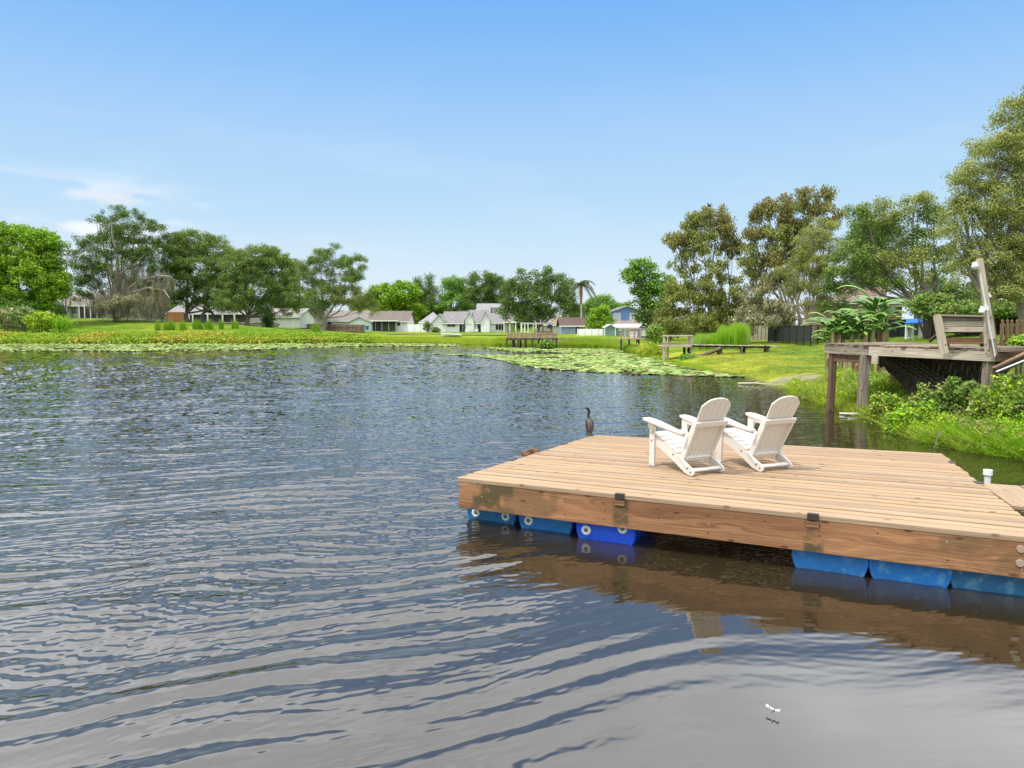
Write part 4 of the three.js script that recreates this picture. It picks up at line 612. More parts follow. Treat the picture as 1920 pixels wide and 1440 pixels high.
  for (let i = 0; i <= 10; i++) { const t = i / 10, x = lerp(-1.5, 1.5, t), w = 0.62 * Math.sqrt(Math.max(0.02, Math.sin(Math.PI * (0.03 + 0.75 * t)))), hh = 0.42 + 0.16 * (1 - t); hs.push([[x, hh, -w], [x, hh, w], [x, hh - 0.08, w + 0.03], [x, 0.12, w * 0.7], [x, 0.03, 0], [x, 0.12, -w * 0.7], [x, hh - 0.08, -w - 0.03]]); }
  part('hull', outward(loft(hs)), paint(0.8, 0.8, 0.8), bt); part('seat', box(-0.2, 0.1, 0.5, 0.56, -0.5, 0.5), paint(0.6, 0.6, 0.6), bt); part('seat', box(0.8, 1.1, 0.47, 0.53, -0.45, 0.45), paint(0.6, 0.6, 0.6), bt); part('stripe', box(-1.0, 1.3, 0.26, 0.3, 0.63, 0.66), paint(0.1, 0.12, 0.2), bt);
}
{ // houses and sheds at the centre right
  const d = 150, g = house('tan roofed beige house behind the big central tree', 1040, 624, d);
  wing(g, { u0: 1018, u1: 1072, base: 625, eave: 609, ridge: 589, d, dep: 10, kind: 'hip', wall: paint(0.68, 0.62, 0.52), roof: shingle(0.354, 0.287, 0.223) }); wing(g, { u0: 1046, u1: 1072, base: 600, eave: 594, ridge: 588, d: d + 6, dep: 8, kind: 'hip', wall: paint(0.68, 0.62, 0.52), roof: shingle(0.381, 0.322, 0.259) }); win(g, 1030, 612, 1036, 620, d, {});
  const e = 136, b = house('small blue outbuilding with a dark red brown roof', 1080, 628, e, 'outbuilding', 'outbuilding');
  wing(b, { u0: 1053, u1: 1108, base: 629, eave: 609, ridge: 595, d: e, dep: 9, wall: paint(0.25, 0.33, 0.52), roof: shingle(0.136, 0.0805, 0.0648) });
  slabBox(b, 'garage_door', 1056, 1076, 612, 628, e - 0.1, 0.08, paint(0.30, 0.37, 0.55)); win(b, 1078, 611, 1087, 628, e, { name: 'door', pane: std([0.015, 0.015, 0.02], 0.5) }); for (const v of [616, 620, 624]) slabBox(b, 'door_groove', 1056, 1076, v, v + 0.5, e - 0.13, 0.04, paint(0.2, 0.26, 0.4));
  vinyl('white panel fence left of the grey green shed', 1083, 1134, 617, 632.5, 118, 116);
  const s = 112, h = house('grey green garden shed with pale roof and white corner trim', 1165, 632, s, 'shed', 'garden_shed');
  wing(h, { u0: 1134, u1: 1154, base: 632, eave: 613, ridge: 607.5, d: s, dep: 2.6, kind: 'z', wall: paint(0.20, 0.29, 0.27), roof: paint(0.66, 0.66, 0.64), over: 0.12 }); wing(h, { u0: 1154.3, u1: 1205, base: 632, eave: 612, ridge: 607.5, d: s + 0.1, dep: 2.6, wall: paint(0.20, 0.29, 0.27), roof: paint(0.70, 0.70, 0.68), over: 0.15 });
  for (const u of [1134, 1153.8, 1205]) post(h, 'corner_trim', u, 612, 632, s - 0.06, 0.14, white); win(h, 1160.5, 614.5, 1163, 620, s, {}); win(h, 1172, 615, 1181, 632, s + 0.1, { name: 'door', pane: paint(0.22, 0.32, 0.3) });
  const q = 150, k = house('two storey blue house with white window panels behind the shed', 1175, 622, q);
  wing(k, { u0: 1137, u1: 1212, base: 622, eave: 587, ridge: 573, d: q, dep: 11, kind: 'z', wall: paint(0.16, 0.27, 0.50), roof: shingle(0.19, 0.182, 0.187) }); win(k, 1150, 587, 1163, 603, q, { pane: paint(0.55, 0.62, 0.66) }); win(k, 1181, 587, 1197, 603, q, { pane: paint(0.55, 0.62, 0.66) });
  wing(k, { u0: 1150, u1: 1208, base: 622, eave: 609, ridge: 601, d: q - 5, dep: 6, wall: paint(0.5, 0.5, 0.5), roof: shingle(0.306, 0.231, 0.202) });
  const p = 96, y = house('tiny blue playhouse with white gable trim right of the shed', 1207, 622, p, 'playhouse', 'playhouse');
  wing(y, { u0: 1198, u1: 1216, base: 632, eave: 612, ridge: 604, d: p, dep: 1.6, kind: 'z', wall: paint(0.10, 0.12, 0.36), roof: paint(0.5, 0.5, 0.55), over: 0.18 }); slabBox(y, 'panel', 1200, 1214, 619, 630, p - 0.06, 0.04, white); win(y, 1203.5, 612.5, 1209.5, 617, p, {});
  // shelter and posts under the central tree
  const r = 92, z = house('open timber shelter with white posts below the central dark tree', 1000, 626, r, 'shelter', 'shelter');
  for (const u of [978, 984, 990, 1000, 1005, 1018, 1035]) post(z, 'post', u, 606, 629, r + (u % 3), 0.13, u > 1010 ? paint(0.16, 0.11, 0.08) : white); wing(z, { u0: 1026, u1: 1036, base: 606, eave: 609, ridge: 605, d: r, dep: 1, kind: 'z', wall: paint(0.05, 0.07, 0.25), roof: paint(0.05, 0.07, 0.25), over: 0.1 });
  beam(z, 'beam', 976, 606, r, 1037, 607, r, 0.12, 0.2, paint(0.5, 0.45, 0.4)); slabBox(z, 'deck_platform', 1003, 1037, 621, 628, r + 0.2, 2, paint(0.30, 0.19, 0.13)); for (let i = 0; i < 9; i++) post(z, 'slat', 1004 + i * 4, 616, 624, r - 0.1, 0.1, paint(0.28, 0.17, 0.11));
}
// ---------------- far dock with slatted railing, on many thin piles
{
  seed(41); const d = 66, g = house('tan timber dock on dark piles with slatted railing before the white house', 995, 652, d, 'dock', 'timber_dock'); const tan = std([0.34, 0.24, 0.17], 0.9), tan2 = std([0.40, 0.29, 0.21], 0.9), pile = std([0.055, 0.045, 0.04], 0.9);
  const l = local(g), y = l.y(634.5, d);
  for (let i = 0; i < 24; i++) { const a = l.x(950 + i * 4 + 2, d); part('plank', bar([a, y, 0.05], [a, y, -3.2], 0.19, 0.05), i % 2 ? tan : tan2, g); }
  beam(g, 'fascia_board', 949, 635.8, d - 0.1, 1046, 635.8, d - 0.1, 0.05, 0.2, std([0.1, 0.075, 0.06], 0.9)); beam(g, 'rail', 950, 625, d, 1045, 625, d, 0.1, 0.08, tan2);
  for (let i = 0; i < 48; i++) post(g, 'baluster', 951 + i * 1.98, 625.5, 634.3, d, 0.075, i % 3 ? tan : tan2, 0.03);
  for (const u of [951, 958, 966, 978, 986, 1000, 1012, 1024, 1035, 1044]) post(g, 'rail_post', u, 623, 637, d - 0.08, 0.09, tan);
  for (const [u, q] of [[950, 0], [961, 0], [964, 2], [972, 0], [976, 2.5], [985, 0], [986, 2.6], [998, 0], [1010, 1], [1023, 0], [1036, 0], [1043, 2]]) post(g, 'pile', u, 636, 656, d + q, 0.15, pile);
  const w = house('long low pale boardwalk on short posts right of the tan dock', 1100, 642, 72, 'boardwalk', 'boardwalk'); const pale = std([0.5, 0.44, 0.34], 0.9);
  for (let i = 0; i < 22; i++) post(w, 'post', 1041 + i * 5.4, 635, 646, 74 + i * 0.1, 0.1, i % 4 ? std.bp ??= std([0.3, 0.24, 0.18], 0.9) : pale); beam(w, 'rail', 1040, 636.2, 74, 1158, 636.6, 76.2, 0.1, 0.1, std([0.22, 0.17, 0.13], 0.9));
  for (let i = 0; i < 21; i++) { const q = 74 + i * 0.1; slabBox(w, 'panel', 1041.6 + i * 5.4, 1045.8 + i * 5.4, 637.3, 641.6, q, 0.05, pale); }
}
{ // small raised platform left of the grey dock
  seed(42); const d = 58, g = house('small raised reddish timber platform with railings above the lily pads', 1180, 655, d, 'platform', 'platform'); const m = std([0.42, 0.28, 0.20], 0.9), m2 = std([0.36, 0.24, 0.17], 0.9), dk = std([0.05, 0.045, 0.04], 0.9), l = local(g);
  for (let i = 0; i < 12; i++) { const a = l.x(1164 + i * 3.2 + 1.6, d); part('plank', bar([a, l.y(634, d), 0.1], [a, l.y(634, d), -1.9], 0.13, 0.04), i % 2 ? m : m2, g); }
  beam(g, 'fascia_board', 1163, 635, d - 0.1, 1203, 635, d - 0.1, 0.04, 0.13, m); for (const u of [1165, 1178, 1190, 1202]) post(g, 'rail_post', u, 615, 636, d - 0.06, 0.09, m2); for (const v of [616.5, 621, 626, 631]) beam(g, 'rail', 1164, v, d - 0.12, 1203, v, d - 0.12, 0.03, v < 618 ? 0.1 : 0.05, m); for (const v of [616.5, 626]) beam(g, 'rail', 1202, v, d, 1201, v, d + 1.8, 0.03, 0.09, m2);
  for (const [u, q] of [[1165, 0], [1180, 0], [1195, 0], [1198, 1.2]]) post(g, 'pile', u, 635, 662, d + q, 0.14, dk);
  const o = thing('seat_box', 'white box seat on the small raised platform', 'box', [X(1189, d + 0.8), Y(634, d + 0.8) + 0.02, -d - 0.8]); part('body', bar([-0.25, 0.22, 0], [0.25, 0.22, 0], 0.4, 0.42), white, o); part('lid', bar([-0.28, 0.46, 0], [0.28, 0.46, 0], 0.45, 0.05), white, o);
}
{ // grey dock with bench rail and a long gangplank to the lawn
  seed(43); const d = 42, g = house('weathered grey dock with bench rail and long gangplank over the lawn', 1270, 675, d, 'dock', 'timber_dock'), l = local(g);
  const dk = MAT.dark, y = l.y(649, d);
  for (let i = 0; i < 12; i++) { const a = l.x(1244 + i * 4.7 + 2, d); part('plank', bar([a, y, 0.1], [a, y + gauss() * 0.01, -1.7], 0.135, 0.04, [0, 1, 0], 0.004, i), i % 2 ? MAT.grey : MAT.greyPale, g); }
  beam(g, 'fascia_board', 1243, 648.5, d - 0.12, 1299, 648.5, d - 0.12, 0.05, 0.16, MAT.greyPale); beam(g, 'rail', 1243, 629.5, d - 0.05, 1299, 629.5, d - 0.05, 0.22, 0.08, MAT.greyPale); beam(g, 'rail', 1243, 644, d - 0.08, 1299, 644.5, d - 0.08, 0.05, 0.1, MAT.grey);
  for (const [u, v0, v1, q, w] of [[1246, 628, 681, 0, 0.13], [1253, 630, 681, 0.4, 0.1], [1284, 648, 671, 0.2, 0.13], [1292, 648, 672, 0.9, 0.13], [1297, 630, 674, 0, 0.12], [1291, 631, 650, 0.05, 0.09], [1245, 648, 680, 1.6, 0.13]]) post(g, 'post', u, v0, v1, d + q, w, u === 1284 || u === 1292 ? dk : MAT.greyPale);
  beam(g, 'rail_brace', 1254, 632, d, 1256, 647, d, 0.04, 0.1, MAT.grey);
  // gangplank
  for (let i = 0; i < 30; i++) { const t = (i + 0.5) / 30, u = lerp(1299, 1462, t), q = lerp(41.6, 45.5, t), v = lerp(646.6, 649.0, t), p = [l.x(u, q), l.y(v, q), l.z(q)]; part('plank', bar([p[0], p[1], p[2] + 0.55], [p[0], p[1] + gauss() * 0.01, p[2] - 0.55], 0.165, 0.035, [0, 1, 0], 0.004, i), i % 3 ? MAT.grey : MAT.greyPale, g); }
  beam(g, 'stringer', 1299, 648.6, 41.1, 1445, 651, 44.9, 0.05, 0.12, MAT.dark); beam(g, 'stringer', 1299, 648.6, 42.1, 1445, 650, 45.9, 0.05, 0.12, MAT.dark);
  for (const [u, q, v] of [[1348, 42.3, 674], [1353, 43.2, 672], [1391, 43.3, 668], [1396, 44.2, 667], [1436, 44.3, 660], [1441, 45.2, 660]]) post(g, 'post', u, 648, v, q, 0.14, u % 2 ? MAT.grey : MAT.dark);
  beam(g, 'brace', 1303, 671, 41.0, 1352, 652, 41.8, 0.05, 0.13, MAT.grey); beam(g, 'brace', 1306, 673, 41.3, 1354, 655, 42.1, 0.05, 0.1, MAT.dark);
}
// ---------------- fences at the right
{
  seed(44); const black = std([0.012, 0.012, 0.013], 0.5), mesh = std([0.022, 0.023, 0.026], 0.75);
  const g = house('black screened metal fence across the right lawn below the pale trunks', 1470, 640, 66, 'fence', 'metal_fence'), run = (u0, v00, v01, d0, u1, v10, v11, d1, screen, n) => {
    const l = local(g);
    for (let i = 0; i < n; i++) { const a = i / n, b = (i + 1) / n, pt = (t, w) => { const u = lerp(u0, u1, t), d = lerp(d0, d1, t); return [l.x(u, d), l.y(lerp(lerp(v00, v10, t), lerp(v01, v11, t), w), d), l.z(d)]; };
      part('post', bar(pt(a, 1.08), pt(a, -0.03), 0.07, 0.07, [0, 0, 1]), black, g); part('rail', bar(pt(a, 0.03), pt(b, 0.03), 0.04, 0.05), black, g); part('rail', bar(pt(a, 0.9), pt(b, 0.9), 0.04, 0.05), black, g);
      if (screen > 0) { const A = pt(a, 0.04), B = pt(b, 0.04), C = pt(b, screen), D = pt(a, screen); part('screen', outward(loft([[A, D, [D[0], D[1], D[2] - 0.02], [A[0], A[1], A[2] - 0.02]], [B, C, [C[0], C[1], C[2] - 0.02], [B[0], B[1], B[2] - 0.02]]])), mesh, g); }
      const pk = []; for (let k = 1; k < 8; k++) { const t = lerp(a, b, k / 8); pk.push(bar(pt(t, 1.0), pt(t, 0.0), 0.018, 0.018, [0, 0, 1], 0.001)); } part('pickets', pk, black, g); }
  };
  run(1441, 612.5, 645, 66, 1521, 609.5, 646, 52, 0.84, 6); run(1521, 609.5, 646, 52, 1560, 611, 642, 62, 0, 3); run(1560, 604, 642, 60, 1930, 588, 640.5, 40, 0.86, 12);
  const w = house('pale grey plank fence behind the reeds', 1415, 634, 76, 'fence', 'plank_fence'), l = local(w); for (let i = 0; i < 22; i++) { const a = l.x(1388 + i * 2.5, 76); part('board', bar([a, -0.3, 0], [a, l.y(611, 76) + gauss() * 0.05, 0], 0.135, 0.03, [0, 0, 1]), [MAT.greyPale, MAT.grey, paint(0.42, 0.38, 0.34)][i % 3], w); } beam(w, 'rail', 1388, 616, 76.1, 1442, 616, 76.1, 0.05, 0.1, MAT.grey);
  // pointed pickets at the right edge
  const f = house('brown picket fence with pointed tops right of the lamp pole', 1895, 650, 17.5, 'fence', 'picket_fence'), fl = local(f), pk = [std([0.42, 0.29, 0.19], 0.9, { map: MAT.greyPale.map }), std([0.38, 0.27, 0.17], 0.9, { map: MAT.greyPale.map }), std([0.34, 0.29, 0.18], 0.9, { map: MAT.greyPale.map })];
  [1880, 1889.5, 1897.5, 1907.5, 1917, 1926, 1936, 1946].forEach((u, i) => { const d = 17.5 + i * 0.08, x = fl.x(u, d), y0 = fl.y(655, d), y1 = fl.y(598.5, d), z = fl.z(d), w = 0.042; part('picket', outward(loft([z, z - 0.025].map((q) => [[x - w, y0, q], [x + w, y0, q], [x + w, y1 - 0.12, q], [x + w * 0.55, y1 - 0.09, q], [x + w * 0.75, y1 - 0.045, q], [x, y1, q], [x - w * 0.75, y1 - 0.045, q], [x - w * 0.55, y1 - 0.09, q], [x - w, y1 - 0.12, q]]))), pk[i % 3], f); });
  beam(f, 'rail', 1876, 610, 17.55, 1950, 610, 18.2, 0.03, 0.08, pk[1]); beam(f, 'rail', 1876, 640, 17.55, 1950, 640, 18.2, 0.03, 0.08, pk[1]);
  // pink house and chimney behind the banana plants, pale gable at the frame edge, blue play set
  const k = 62, h = house('pink stucco house with a chimney behind the banana plants', 1635, 590, k); wing(h, { u0: 1578, u1: 1690, base: 610, eave: 566, ridge: 546, d: k, dep: 8, kind: 'hip', wall: paint(0.58, 0.33, 0.24), roof: shingle(0.326, 0.252, 0.216) }); slabBox(h, 'chimney', 1581, 1594, 538, 570, k - 0.3, 1, paint(0.55, 0.38, 0.32)); slabBox(h, 'upper_wall', 1600, 1660, 540, 556, k + 3, 3, paint(0.6, 0.4, 0.33)); win(h, 1588, 569, 1612, 585, k, { frame: paint(0.6, 0.45, 0.4), pane: paint(0.5, 0.26, 0.19) }); slabBox(h, 'pillar', 1585.5, 1588, 566, 600, k - 0.15, 0.2, paint(0.7, 0.6, 0.55));
  const o = house('pale grey gable roof at the right edge above the hedge', 1925, 585, 46); wing(o, { u0: 1893, u1: 1975, base: 610, eave: 579, ridge: 556, d: 46, dep: 8, kind: 'z', wall: paint(0.25, 0.28, 0.3), roof: paint(0.62, 0.66, 0.64), over: 0.3 });
  const ps = house('blue roofed play set with white posts behind the black fence', 1711, 632, 47, 'play set', 'play_set'), L = local(ps); for (const u of [1700, 1712, 1725]) post(ps, 'post', u, 605, 636, 47, 0.12, white); for (const u of [1706, 1728]) post(ps, 'post', u, 605, 634, 48.2, 0.12, white); part('canopy', slab([L.x(1697, 46.6), L.y(606, 46.6), L.z(46.6)], [L.x(1730, 46.6), L.y(604, 46.6), L.z(46.6)], [L.x(1727, 48.6), L.y(597, 48.6), L.z(48.6)], [L.x(1700, 48.6), L.y(598, 48.6), L.z(48.6)], 0.08), paint(0.02, 0.16, 0.62), ps); slabBox(ps, 'board', 1700, 1712, 612, 632, 47.1, 0.05, paint(0.62, 0.64, 0.66));
}
// ------------------------------------------------------------------ trees and plants
// a tuft of many small bent leaves inside a unit ball
function tuft(n, size, aspect, s, droop = 0) {
  seed(s); const pos = [], nor = [];
  for (let i = 0; i < n; i++) {
    const dir = new THREE.Vector3(gauss(), gauss(), gauss()).normalize(), c = dir.clone().multiplyScalar(Math.cbrt(rnd()) * 0.95);
    const ax = new THREE.Vector3(gauss(), gauss() - droop, gauss()).normalize(), nn = dir.clone().add(new THREE.Vector3(gauss(), gauss() + 0.5, gauss()).multiplyScalar(0.8)).normalize(), sd = new THREE.Vector3().crossVectors(ax, nn).normalize();
    const L = size * rr(0.7, 1.3), w = L * aspect, tip = c.clone().addScaledVector(ax, L), a = c.clone().addScaledVector(ax, L * 0.45).addScaledVector(sd, w).addScaledVector(nn, L * 0.12), b = c.clone().addScaledVector(ax, L * 0.45).addScaledVector(sd, -w).addScaledVector(nn, L * 0.12);
    for (const t of [[c, a, b], [a, tip, b]]) { for (const p of t) pos.push(p.x, p.y, p.z); const q = t[1].clone().sub(t[0]).cross(t[2].clone().sub(t[0])).normalize(); for (let k = 0; k < 3; k++) nor.push(q.x, q.y, q.z); }
  }
  const g = new THREE.BufferGeometry(); g.setAttribute('position', new THREE.Float32BufferAttribute(pos, 3)); g.setAttribute('normal', new THREE.Float32BufferAttribute(nor, 3)); return g;
}
const TUFT = { oak: tuft(16, 0.50, 0.30, 3), fine: tuft(22, 0.38, 0.22, 4), broad: tuft(12, 0.62, 0.36, 5), drop: tuft(20, 0.6, 0.2, 6, 1.0), needle: tuft(26, 0.7, 0.07, 7, 0.3) };
const leafMat = new THREE.MeshPhysicalMaterial({ color: 0xffffff, roughness: 0.75, transmission: 0.26, thickness: 0, side: THREE.DoubleSide, specularIntensity: 0.35 });
const bark = std([0.16, 0.125, 0.10], 0.95, { bumpMap: bumpWood, bumpScale: 0.02 }), barkPale = std([0.44, 0.37, 0.30], 0.9, { bumpMap: bumpWood, bumpScale: 0.02 }), barkGrey = std([0.26, 0.22, 0.18], 0.95, { bumpMap: bumpWood, bumpScale: 0.02 });
const M4 = new THREE.Matrix4(), Q4 = new THREE.Quaternion(), E4 = new THREE.Euler();
function copies(name, geo, mat, list, parent) {      // list of [x, y, z, scale or [sx, sy, sz], colour, rotation?]
  const m = new THREE.InstancedMesh(geo, mat, list.length); m.name = name; m.castShadow = m.receiveShadow = true; const c = new THREE.Color();
  list.forEach(([x, y, z, s, col, rot], i) => { E4.set(...(rot ?? [rr(-0.6, 0.6), rr(0, 6.28), rr(-0.6, 0.6)])); Q4.setFromEuler(E4); M4.compose(new THREE.Vector3(x, y, z), Q4, typeof s === 'number' ? new THREE.Vector3(s, s, s) : new THREE.Vector3(...s)); m.setMatrixAt(i, M4); if (col) { c.setRGB(...col); m.setColorAt(i, c); } });
  parent.add(m); return m;
}
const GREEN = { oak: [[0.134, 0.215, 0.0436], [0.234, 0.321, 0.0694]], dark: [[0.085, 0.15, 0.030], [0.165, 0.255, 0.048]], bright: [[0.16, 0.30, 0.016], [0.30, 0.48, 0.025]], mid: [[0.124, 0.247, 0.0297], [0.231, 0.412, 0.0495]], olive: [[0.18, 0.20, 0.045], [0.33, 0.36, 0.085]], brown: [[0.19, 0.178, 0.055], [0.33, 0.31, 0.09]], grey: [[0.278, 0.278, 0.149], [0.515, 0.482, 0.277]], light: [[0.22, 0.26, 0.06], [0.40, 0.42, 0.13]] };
// crown blobs are ellipses read off the photograph at the tree's own depth: [u, v, ru, rv, tone?]
function tree({ name = 'oak_tree', label, category = 'tree', group, u, d, ell, trunk = 0.3, sub = 1.1, cl = 0.5, fill = 0.8, dens = 1.1, tone = 'oak', leaf = 'oak', barkM = bark, deep = 0.9, s = 1, lean = 0, fork = 0.35, limbs = true, trunks }) {
  seed(s * 101 + 7);
  const base = groundAt(u, d, -0.2), g = thing(name, label, category, base, group), px = F / d, list = [], knots = [];
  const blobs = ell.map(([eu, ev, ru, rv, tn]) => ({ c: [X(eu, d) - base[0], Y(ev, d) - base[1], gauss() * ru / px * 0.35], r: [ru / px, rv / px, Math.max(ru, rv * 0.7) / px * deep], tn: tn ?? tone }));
  for (const b of blobs) {
    const [A, B, C] = b.r, area = 4 * Math.PI * Math.pow((Math.pow(A * B, 1.6) + Math.pow(A * C, 1.6) + Math.pow(B * C, 1.6)) / 3, 1 / 1.6), n = Math.max(4, Math.round(fill * area / (Math.PI * sub * sub) * 1.5));
    for (let i = 0; i < n; i++) {
      const dir = new THREE.Vector3(gauss(), gauss() + 0.12, gauss()).normalize(), q = Math.pow(rnd(), 0.4), k = lerp(0.35, 1.0, q) + (rnd() < 0.18 ? rr(0.02, 0.2) : 0), sr = sub * rr(0.45, 1.25) * (k > 1 ? 0.6 : 1), p = [b.c[0] + dir.x * A * k, b.c[1] + dir.y * B * k, b.c[2] + dir.z * C * k];
      if (p[1] + base[1] < ground(p[0] + base[0], p[2] + base[2]) + 0.3) continue;
      knots.push([p, b]); const [c0, c1] = GREEN[b.tn], t0 = rnd(), m = Math.max(3, Math.round(dens * 4 * sr * sr / (cl * cl) * 0.85)), sq = rr(0.5, 0.85);
      for (let j = 0; j < m; j++) {
        const e = new THREE.Vector3(gauss(), gauss(), gauss()).normalize(), rad = Math.pow(rnd(), 0.45) * sr; if (e.y < -0.35 && rnd() < 0.6) e.y *= -1;
        const t = clamp(t0 * 0.6 + rnd() * 0.5), w = rr(0.82, 1.15);
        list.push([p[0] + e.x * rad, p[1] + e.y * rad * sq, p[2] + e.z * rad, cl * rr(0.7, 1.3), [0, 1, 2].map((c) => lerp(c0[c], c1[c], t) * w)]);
      }
    }
  }
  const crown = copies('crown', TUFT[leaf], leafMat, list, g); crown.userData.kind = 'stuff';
  // trunk, limbs to each blob and twigs to some of its knots
  const tg = [], top = blobs.reduce((m, b) => Math.min(m, b.c[1] - b.r[1] * 0.2), 1e9), fy = Math.max(0.8, top * fork + 0.6);
  const starts = trunks ?? [[0, lean, 1]];
  const forks = starts.map(([x0, ln, w]) => { const f = [x0 + ln * fy, fy, 0]; tg.push(tube([[x0, -0.3, 0], [x0 + ln * fy * 0.1, 0.2, 0], [x0 + ln * fy * 0.45 + gauss() * trunk * 0.4, fy * 0.5, gauss() * trunk * 0.4], f], [trunk * w * 1.5, trunk * w * 1.1, trunk * w * 0.9, trunk * w * 0.8], 9)); return [f, w]; });
  const bg = [];
  if (limbs) blobs.forEach((b, bi) => {
    const [f, w] = forks[bi % forks.length], to = b.c, r0 = trunk * w * 0.42, mid = [lerp(f[0], to[0], 0.5) + gauss() * 0.3, lerp(f[1], to[1], 0.42) - Math.abs(to[0] - f[0]) * 0.05, lerp(f[2], to[2], 0.5)], q = [lerp(f[0], to[0], 0.8) + gauss() * 0.3, lerp(f[1], to[1], 0.78), lerp(f[2], to[2], 0.8)];
    bg.push(tube([f, mid, q, to], [r0, r0 * 0.7, r0 * 0.45, r0 * 0.25], 6));
    const ks = knots.filter((k) => k[1] === b); for (let i = 0; i < Math.min(6, ks.length); i++) { const k = ks[Math.floor(rnd() * ks.length)][0], st = rnd() < 0.5 ? q : mid; bg.push(tube([st, [lerp(st[0], k[0], 0.5) + gauss() * 0.25, lerp(st[1], k[1], 0.4), lerp(st[2], k[2], 0.5)], k], [r0 * 0.32, r0 * 0.2, r0 * 0.08], 5)); }
  });
  part('trunk', tg, barkM, g); if (bg.length) part('branches', bg, barkM, g);
  return { g, blobs, base };
}
const far = { sub: 0.8, cl: 0.42 };
// left bank
tree({ name: 'broadleaf_tree', label: 'bright yellow green rounded tree at the left edge of the picture', u: 40, d: 98, ell: [[20, 470, 72, 50], [85, 478, 34, 42], [50, 530, 74, 50], [-30, 500, 50, 60], [95, 545, 28, 36], [30, 575, 62, 22, 'mid']], tone: 'bright', leaf: 'broad', fill: 1.0, ...far, trunk: 0.28, s: 2 });
tree({ name: 'bare_tree', label: 'thin half bare tree leaning between the bright tree and the mossy oak', u: 124, d: 100, ell: [[130, 485, 12, 22], [118, 520, 14, 18], [140, 540, 16, 22], [125, 575, 14, 22, 'dark']], tone: 'dark', fill: 0.35, dens: 0.5, ...far, sub: 0.7, trunk: 0.2, s: 3, barkM: barkGrey });
{
  const t = tree({ name: 'mossy_oak', label: 'tall spreading oak hung with pale grey moss on the left bank', u: 218, d: 108, ell: [[245, 418, 42, 26], [195, 418, 16, 14], [290, 440, 32, 24], [210, 462, 55, 26], [165, 480, 26, 34], [272, 470, 46, 30], [185, 520, 38, 34], [305, 490, 32, 40], [240, 500, 40, 26], [245, 572, 56, 24, 'grey'], [205, 582, 30, 16, 'grey'], [290, 578, 26, 22, 'grey'], [300, 540, 26, 24, 'olive'], [165, 545, 24, 26, 'dark']], tone: 'dark', fill: 0.62, ...far, trunk: 0.42, s: 4, barkM: barkGrey, fork: 0.5 });
  seed(404); const st = [], px = F / 107; const pale = [[0.30, 0.26, 0.20], [0.42, 0.37, 0.28], [0.24, 0.22, 0.15]];
  const strand = tuft(10, 1.0, 0.05, 9, 2.5);
  for (const [u, v, ru, rv, n] of [[235, 505, 30, 14, 110], [275, 512, 44, 12, 130], [312, 530, 20, 14, 90], [300, 555, 16, 26, 120], [230, 530, 16, 24, 90], [245, 560, 52, 24, 420], [205, 572, 30, 18, 170], [285, 585, 18, 20, 120]]) for (let i = 0; i < n; i++) { const a = rnd() * 6.28, q = Math.sqrt(rnd()); const x = X(u + Math.cos(a) * q * ru, 106) - t.base[0], y = Y(v + Math.sin(a) * q * rv, 106) - t.base[1], z = gauss() * 2.2 + 1.6; st.push([x, y, z, [0.28, rr(0.5, 1.2), 0.28], pale[Math.floor(rnd() * 3)].map((c) => c * rr(0.75, 1.2)), [gauss() * 0.1, rnd() * 6.28, gauss() * 0.1]]); }
  copies('hanging_moss', strand, leafMat, st, t.g).userData.kind = 'stuff';
  const bl = []; for (const pts of [[[222, 545], [232, 515], [262, 500], [290, 478]], [[225, 530], [210, 500], [190, 488]], [[240, 545], [270, 525], [310, 518], [336, 520]], [[245, 550], [285, 540], [318, 545], [330, 560]], [[228, 520], [230, 480], [226, 440], [232, 405]]]) bl.push(tube(pts.map(([u, v], i) => [X(u, 107) - t.base[0], Y(v, 107) - t.base[1], 1.2 + i * 0.5]), [0.22, 0.17, 0.12, 0.06].slice(0, pts.length), 6)); part('branches', bl, barkPale, t.g, 'pale bare limbs hung with moss');
}
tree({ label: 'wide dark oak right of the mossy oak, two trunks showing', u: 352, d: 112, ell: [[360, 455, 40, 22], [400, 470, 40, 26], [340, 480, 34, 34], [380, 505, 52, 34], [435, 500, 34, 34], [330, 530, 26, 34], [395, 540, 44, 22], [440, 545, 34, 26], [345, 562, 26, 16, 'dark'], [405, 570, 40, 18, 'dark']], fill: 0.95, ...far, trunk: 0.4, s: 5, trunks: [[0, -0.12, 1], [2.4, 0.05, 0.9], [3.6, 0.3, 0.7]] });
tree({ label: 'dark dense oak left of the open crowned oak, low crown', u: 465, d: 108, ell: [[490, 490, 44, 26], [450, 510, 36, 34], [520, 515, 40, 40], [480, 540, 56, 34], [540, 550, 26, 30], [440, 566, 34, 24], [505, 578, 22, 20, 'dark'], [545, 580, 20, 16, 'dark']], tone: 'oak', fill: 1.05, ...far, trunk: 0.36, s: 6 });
tree({ label: 'open crowned oak with sky gaps behind the brown plank fence', u: 606, d: 132, ell: [[600, 490, 22, 20], [632, 487, 26, 22], [665, 505, 24, 26], [640, 530, 40, 24], [580, 510, 24, 26], [600, 555, 44, 24], [655, 560, 34, 22, 'olive'], [690, 572, 24, 22], [555, 525, 26, 36]], fill: 0.66, ...far, sub: 1.1, trunk: 0.42, s: 7, barkM: barkGrey, trunks: [[0, 0.12, 1], [-0.4, -0.35, 0.7]] });
